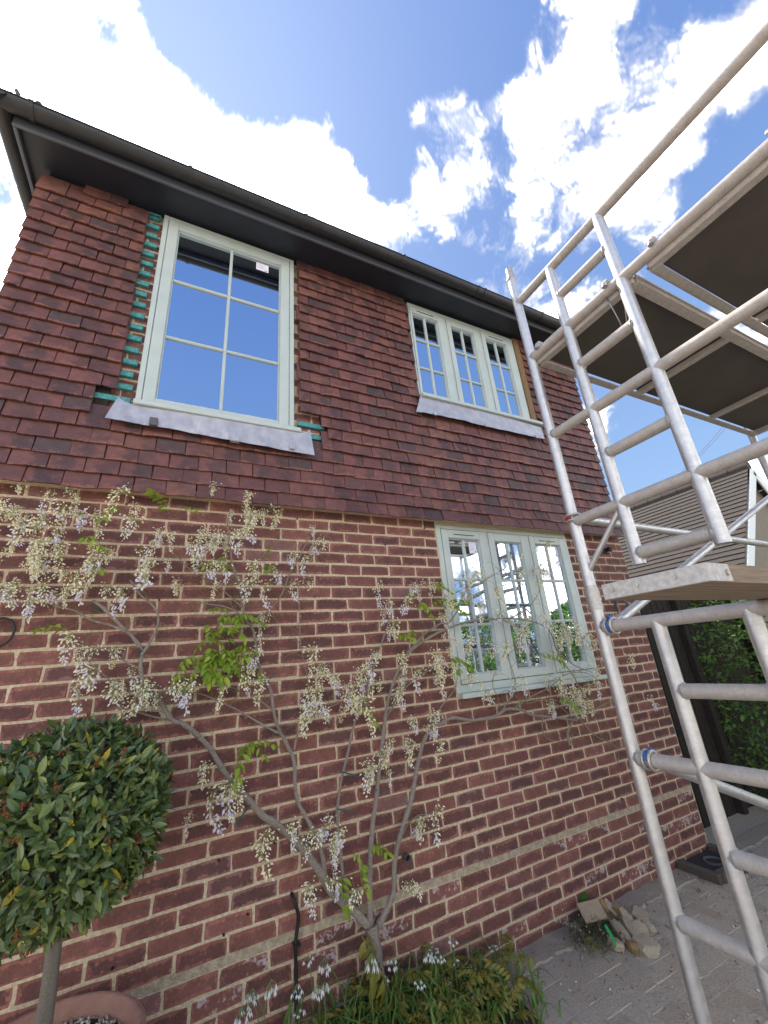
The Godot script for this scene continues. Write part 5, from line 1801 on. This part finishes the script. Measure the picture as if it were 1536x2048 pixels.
func rubble() -> void:
	# [px, py, height, half sizes x y z, turn, tilt]
	var R := [[1292, 1892, 0.03, 0.055, 0.03, 0.075, 0.5, 0.1], [1280, 1862, 0.05, 0.045, 0.025, 0.06, -0.4, 0.5], [1262, 1858, 0.06, 0.028, 0.02, 0.08, -0.5, 0.3], [1250, 1870, 0.045, 0.025, 0.022, 0.085, -0.45, 0.2], [1238, 1862, 0.05, 0.024, 0.02, 0.075, -0.5, 0.25], [1268, 1890, 0.03, 0.045, 0.028, 0.04, 0.2, 0.0], [1280, 1830, 0.06, 0.055, 0.022, 0.05, 0.6, 0.35], [1255, 1838, 0.075, 0.03, 0.02, 0.06, -0.3, 0.5], [1240, 1822, 0.08, 0.03, 0.02, 0.05, 0.3, 0.3], [1222, 1818, 0.08, 0.02, 0.02, 0.06, -0.2, 0.6], [1208, 1812, 0.09, 0.026, 0.02, 0.04, 0.1, 0.6], [1296, 1855, 0.03, 0.035, 0.025, 0.045, 0.9, 0.2], [1232, 1888, 0.03, 0.03, 0.022, 0.05, 0.4, 0.1], [1148, 1852, 0.02, 0.02, 0.015, 0.025, 0.4, 0.1], [1165, 1872, 0.02, 0.018, 0.014, 0.02, 0.9, 0.1]]
	var looks := ["pale buff broken stone lump lying on the rubble heap by the wall", "ochre stained broken stone lump lying on the rubble heap by the wall"]
	for k in R.size():
		var q: Array = R[k]
		var p := on_y(q[0], q[1], q[2])
		p.z = maxf(p.z, 0.07)
		var c := Color(0.66, 0.54, 0.38).lerp(Color(0.78, 0.67, 0.52), rng.randf())
		var oc := k in [5, 8, 10]
		if oc: c = Color(0.52, 0.36, 0.17)
		var m := MB.new()
		m.add(rock(k, Vector3(q[3], q[4], q[5])), Transform3D(), c)
		tag(put("stone_lump", m, M.stone, self, Transform3D(Basis.from_euler(Vector3(q[7], q[6], q[7] * 0.4)), p)), looks[1 if oc else 0], "stone", "broken stone on the rubble heap")
	var sl := MB.new()
	sl.cbox(Vector3.ZERO, Vector3(0.15, 0.012, 0.11), Basis.IDENTITY, Color(0.68, 0.54, 0.38), 0.002)
	var ps := on_y(1184, 1822, 0.09)
	tag(put("board_offcut", sl, M.stone, self, Transform3D(Basis.from_euler(Vector3(0.55, -0.35, 0.1)), Vector3(ps.x, 0.09, maxf(ps.z, 0.09)))), "flat buff board offcut leaning on the rubble heap", "board")
	var lf := MB.new()
	var pts := smooth_path([on_z(1210, 1850, 0.30), on_z(1225, 1875, 0.33), on_z(1232, 1895, 0.35)], 0.01)
	for k in pts.size() - 1:
		var s := Vector3(0.008, 0.003, 0)
		lf.face([pts[k] - s, pts[k] + s, pts[k + 1] + s, pts[k + 1] - s], Color(0.01, 0.28, 0.06))
	tag(put("plastic_strip", lf, M.vc), "bright green plastic strip lying in the weeds of the rubble heap", "strip")
	var gl := leaf_card(0.09, 0.055, 0.2, 0.1, Color(0.04, 0.13, 0.02))
	tag(put("fallen_leaf", gl, M.softleaf, self, Transform3D(aim(Vector3(0.05, 1, 0.15), 1.2), on_z(1170, 1812, 0.035))), "single broad green leaf standing against the bricks by the rubble heap", "leaf")
	var wd := MB.new()
	for k in 340:
		var p := on_y(1190 + rng.randfn(0, 26), 1868 + rng.randfn(0, 20), 0.02)
		p.z = maxf(p.z, 0.03)
		var d := Vector3(rng.randfn(0, 0.8), rng.randf_range(0.3, 1.0), rng.randfn(0, 0.8)).normalized() * rng.randf_range(0.03, 0.10)
		var c := Color(0.10, 0.095, 0.05).lerp(Color(0.17, 0.14, 0.09), rng.randf())
		if rng.randf() < 0.22: c = Color(0.06, 0.10, 0.025)
		wd.tube(PackedVector3Array([p, p + d * 0.5 + Vector3(0, 0.01, 0), p + d]), PackedFloat32Array([0.002, 0.0015, 0.0008]), 4, c, false)
		if rng.randf() < 0.4:
			wd.add(leaf_card(rng.randf_range(0.015, 0.035), 0.014, 0.2, 0.2, c), Transform3D(aim(d, rng.randf() * 6), p + d * rng.randf()))
		if rng.randf() < 0.13:
			bud(wd, p + d, Vector3.UP, 0.006, Color(0.6, 0.6, 0.66))
	for k in 160:
		var p := on_y(1130 + rng.randfn(0, 70), 1890 + rng.randfn(0, 22), 0.012)
		if p.z < 0.02: continue
		bud(wd, p, Vector3(rng.randfn(), 0.2, rng.randfn()).normalized(), rng.randf_range(0.002, 0.005), Color(0.5, 0.48, 0.46).lerp(Color(0.2, 0.17, 0.12), rng.randf()))
	tag(put("weeds", wd, M.softleaf), "withered weeds, clippings and fallen petals on the rubble heap", "weeds", "", "stuff")

# ---------------------------------------------------------------- small fittings
func small_things() -> void:
	var h := MB.new()
	h.tube(smooth_path([on_z(583, 1787, 0.0), on_z(586, 1795, 0.03), on_z(597, 1830, 0.035), on_z(594, 1860, 0.032), on_z(591, 1892, 0.033), on_z(592, 1950, 0.035), on_z(592, 2030, 0.05)], 0.02), PackedFloat32Array([0.009]), 8)
	var hn := thing("cable_conduit", "black cable coming out of the brickwork and running down to the bed", "cable", Vector3.ZERO)
	put("cable", h, M.black, hn)
	var cl := MB.new()
	cl.cbox(on_z(593, 1888, 0.028), Vector3(0.035, 0.012, 0.045), Basis.IDENTITY, Color.WHITE, 0.003)
	put("cable_clip", cl, M.black, hn)
	# coil of thin grey cable hung on the wall
	var c := MB.new()
	var cc := on_z(1243, 1216, 0.035)
	for q in 3:
		var pts := PackedVector3Array()
		for k in 41:
			var a := TAU * k / 40.0
			var r := 0.088 + 0.006 * q
			pts.push_back(cc + Vector3(r * cos(a) + 0.004 * q, r * 0.92 * sin(a) - 0.004 * q, 0.006 * q + 0.006 * sin(a * 2 + q)))
		c.tube(pts, PackedFloat32Array([0.0055]), 7, Color.WHITE, false)
	c.tube(smooth_path([on_z(1217, 1181, 0.0), on_z(1232, 1192, 0.03), cc + Vector3(0.0, 0.088, 0.01), cc + Vector3(0.03, 0.08, 0.02)], 0.02), PackedFloat32Array([0.004]), 6)
	tag(put("cable_coil", c, M.grey), "coil of thin grey cable hanging on the bricks right of the window", "cable")
	var t := MB.new()
	t.cbox(cc + Vector3(0.0, 0.09, 0.012), Vector3(0.02, 0.028, 0.03), Basis.IDENTITY, Color.WHITE, 0.004)
	tag(put("cable_tie", t, M.white), "white tie holding the grey cable coil together", "cable tie")
	var s := thing("security_sensor", "small black sensor box fixed high on the bricks right of the window", "sensor", on_z(1210, 1100, 0.0))
	var sb := MB.new()
	sb.box(Vector3(-0.035, -0.04, 0.0), Vector3(0.035, 0.04, 0.02), Color.WHITE, 0.004)
	put("back_plate", sb, M.black, s)
	var sh := MB.new()
	sh.cbox(Vector3(0, -0.005, 0.045), Vector3(0.05, 0.045, 0.045), Basis(Vector3.RIGHT, 0.4), Color.WHITE, 0.008)
	put("head", sh, M.black, s)
	# waste pipe stub in the wall
	var p := thing("pipe_stub", "short grey pipe stub sticking out of the bricks beside the wisteria", "pipe", on_z(810, 1712, 0.0))
	var pm := lathe([[-0.02, 0.02], [0.035, 0.02], [0.037, 0.018], [0.035, 0.015], [-0.02, 0.015]], 20)
	put("pipe", pm, M.grey, p, Transform3D(Basis(Vector3.RIGHT, PI / 2), Vector3.ZERO))
	var pin := lathe([[0.02, 0.015], [0.021, 0.0]], 16)
	put("pipe_inside", pin, M.black, p, Transform3D(Basis(Vector3.RIGHT, PI / 2), Vector3.ZERO))
	# vine eyes and plugged holes in the joints
	for q in [[253, 1009], [318, 1200], [594, 1038], [556, 1077], [628, 1194], [770, 1090], [848, 1057], [225, 1935], [155, 1775], [295, 1715], [437, 1720], [548, 1685], [495, 1827], [447, 1868], [1242, 1597], [776, 1713]]:
		var e := MB.new()
		e.tube(PackedVector3Array([on_z(q[0], q[1], -0.004), on_z(q[0], q[1], -0.004) + Vector3(0, 0, 0.012), on_z(q[0], q[1], -0.004) + Vector3(0, 0, 0.02)]), PackedFloat32Array([0.0055, 0.005, 0.003]), 8)
		tag(put("vine_eye", e, M.black), "small dark vine eye screwed into the brickwork", "screw", "vine eyes in the brickwork")
	# drain gully with a raised brick kerb at the corner
	var G := thing("drain_gully", "small open drain gully with a raised kerb at the foot of the house corner", "drain", Vector3(2.98, 0, 0.12))
	for q in [[Vector3(-0.19, 0, 0.14), Vector3(0.20, 0.07, 0.20)], [Vector3(-0.24, 0, -0.11), Vector3(-0.19, 0.065, 0.19)], [Vector3(0.20, 0, -0.11), Vector3(0.25, 0.07, 0.19)]]:
		var k := MB.new()
		k.box(q[0], q[1], Color(0.20, 0.17, 0.145), 0.006)
		put("kerb", k, M.stone, G)
	var gm := MB.new()
	gm.box(Vector3(-0.188, 0.0, -0.112), Vector3(0.198, 0.032, 0.138), Color(0.03, 0.028, 0.026))
	put("gully", gm, M.vc, G)
	var gr := lathe([[0.012, 0.075], [0.022, 0.072], [0.024, 0.06], [0.014, 0.055]], 20)
	put("drain_ring", gr, M.grey, G, Transform3D(Basis(), Vector3(0.03, 0.02, 0.02)))
	# black cable loop at the left end of the wall
	var lc := MB.new()
	var l0 := on_z(-2, 1265, 0.03)
	var pts := PackedVector3Array()
	for k in 25:
		var a := TAU * k / 24.0
		pts.push_back(l0 + Vector3(0.055 * cos(a), 0.065 * sin(a), 0.004 * k / 24.0))
	lc.tube(pts, PackedFloat32Array([0.006]), 7, Color.WHITE, false)
	tag(put("cable_loop", lc, M.black), "small loop of black cable hanging on the bricks behind the bay tree", "cable")
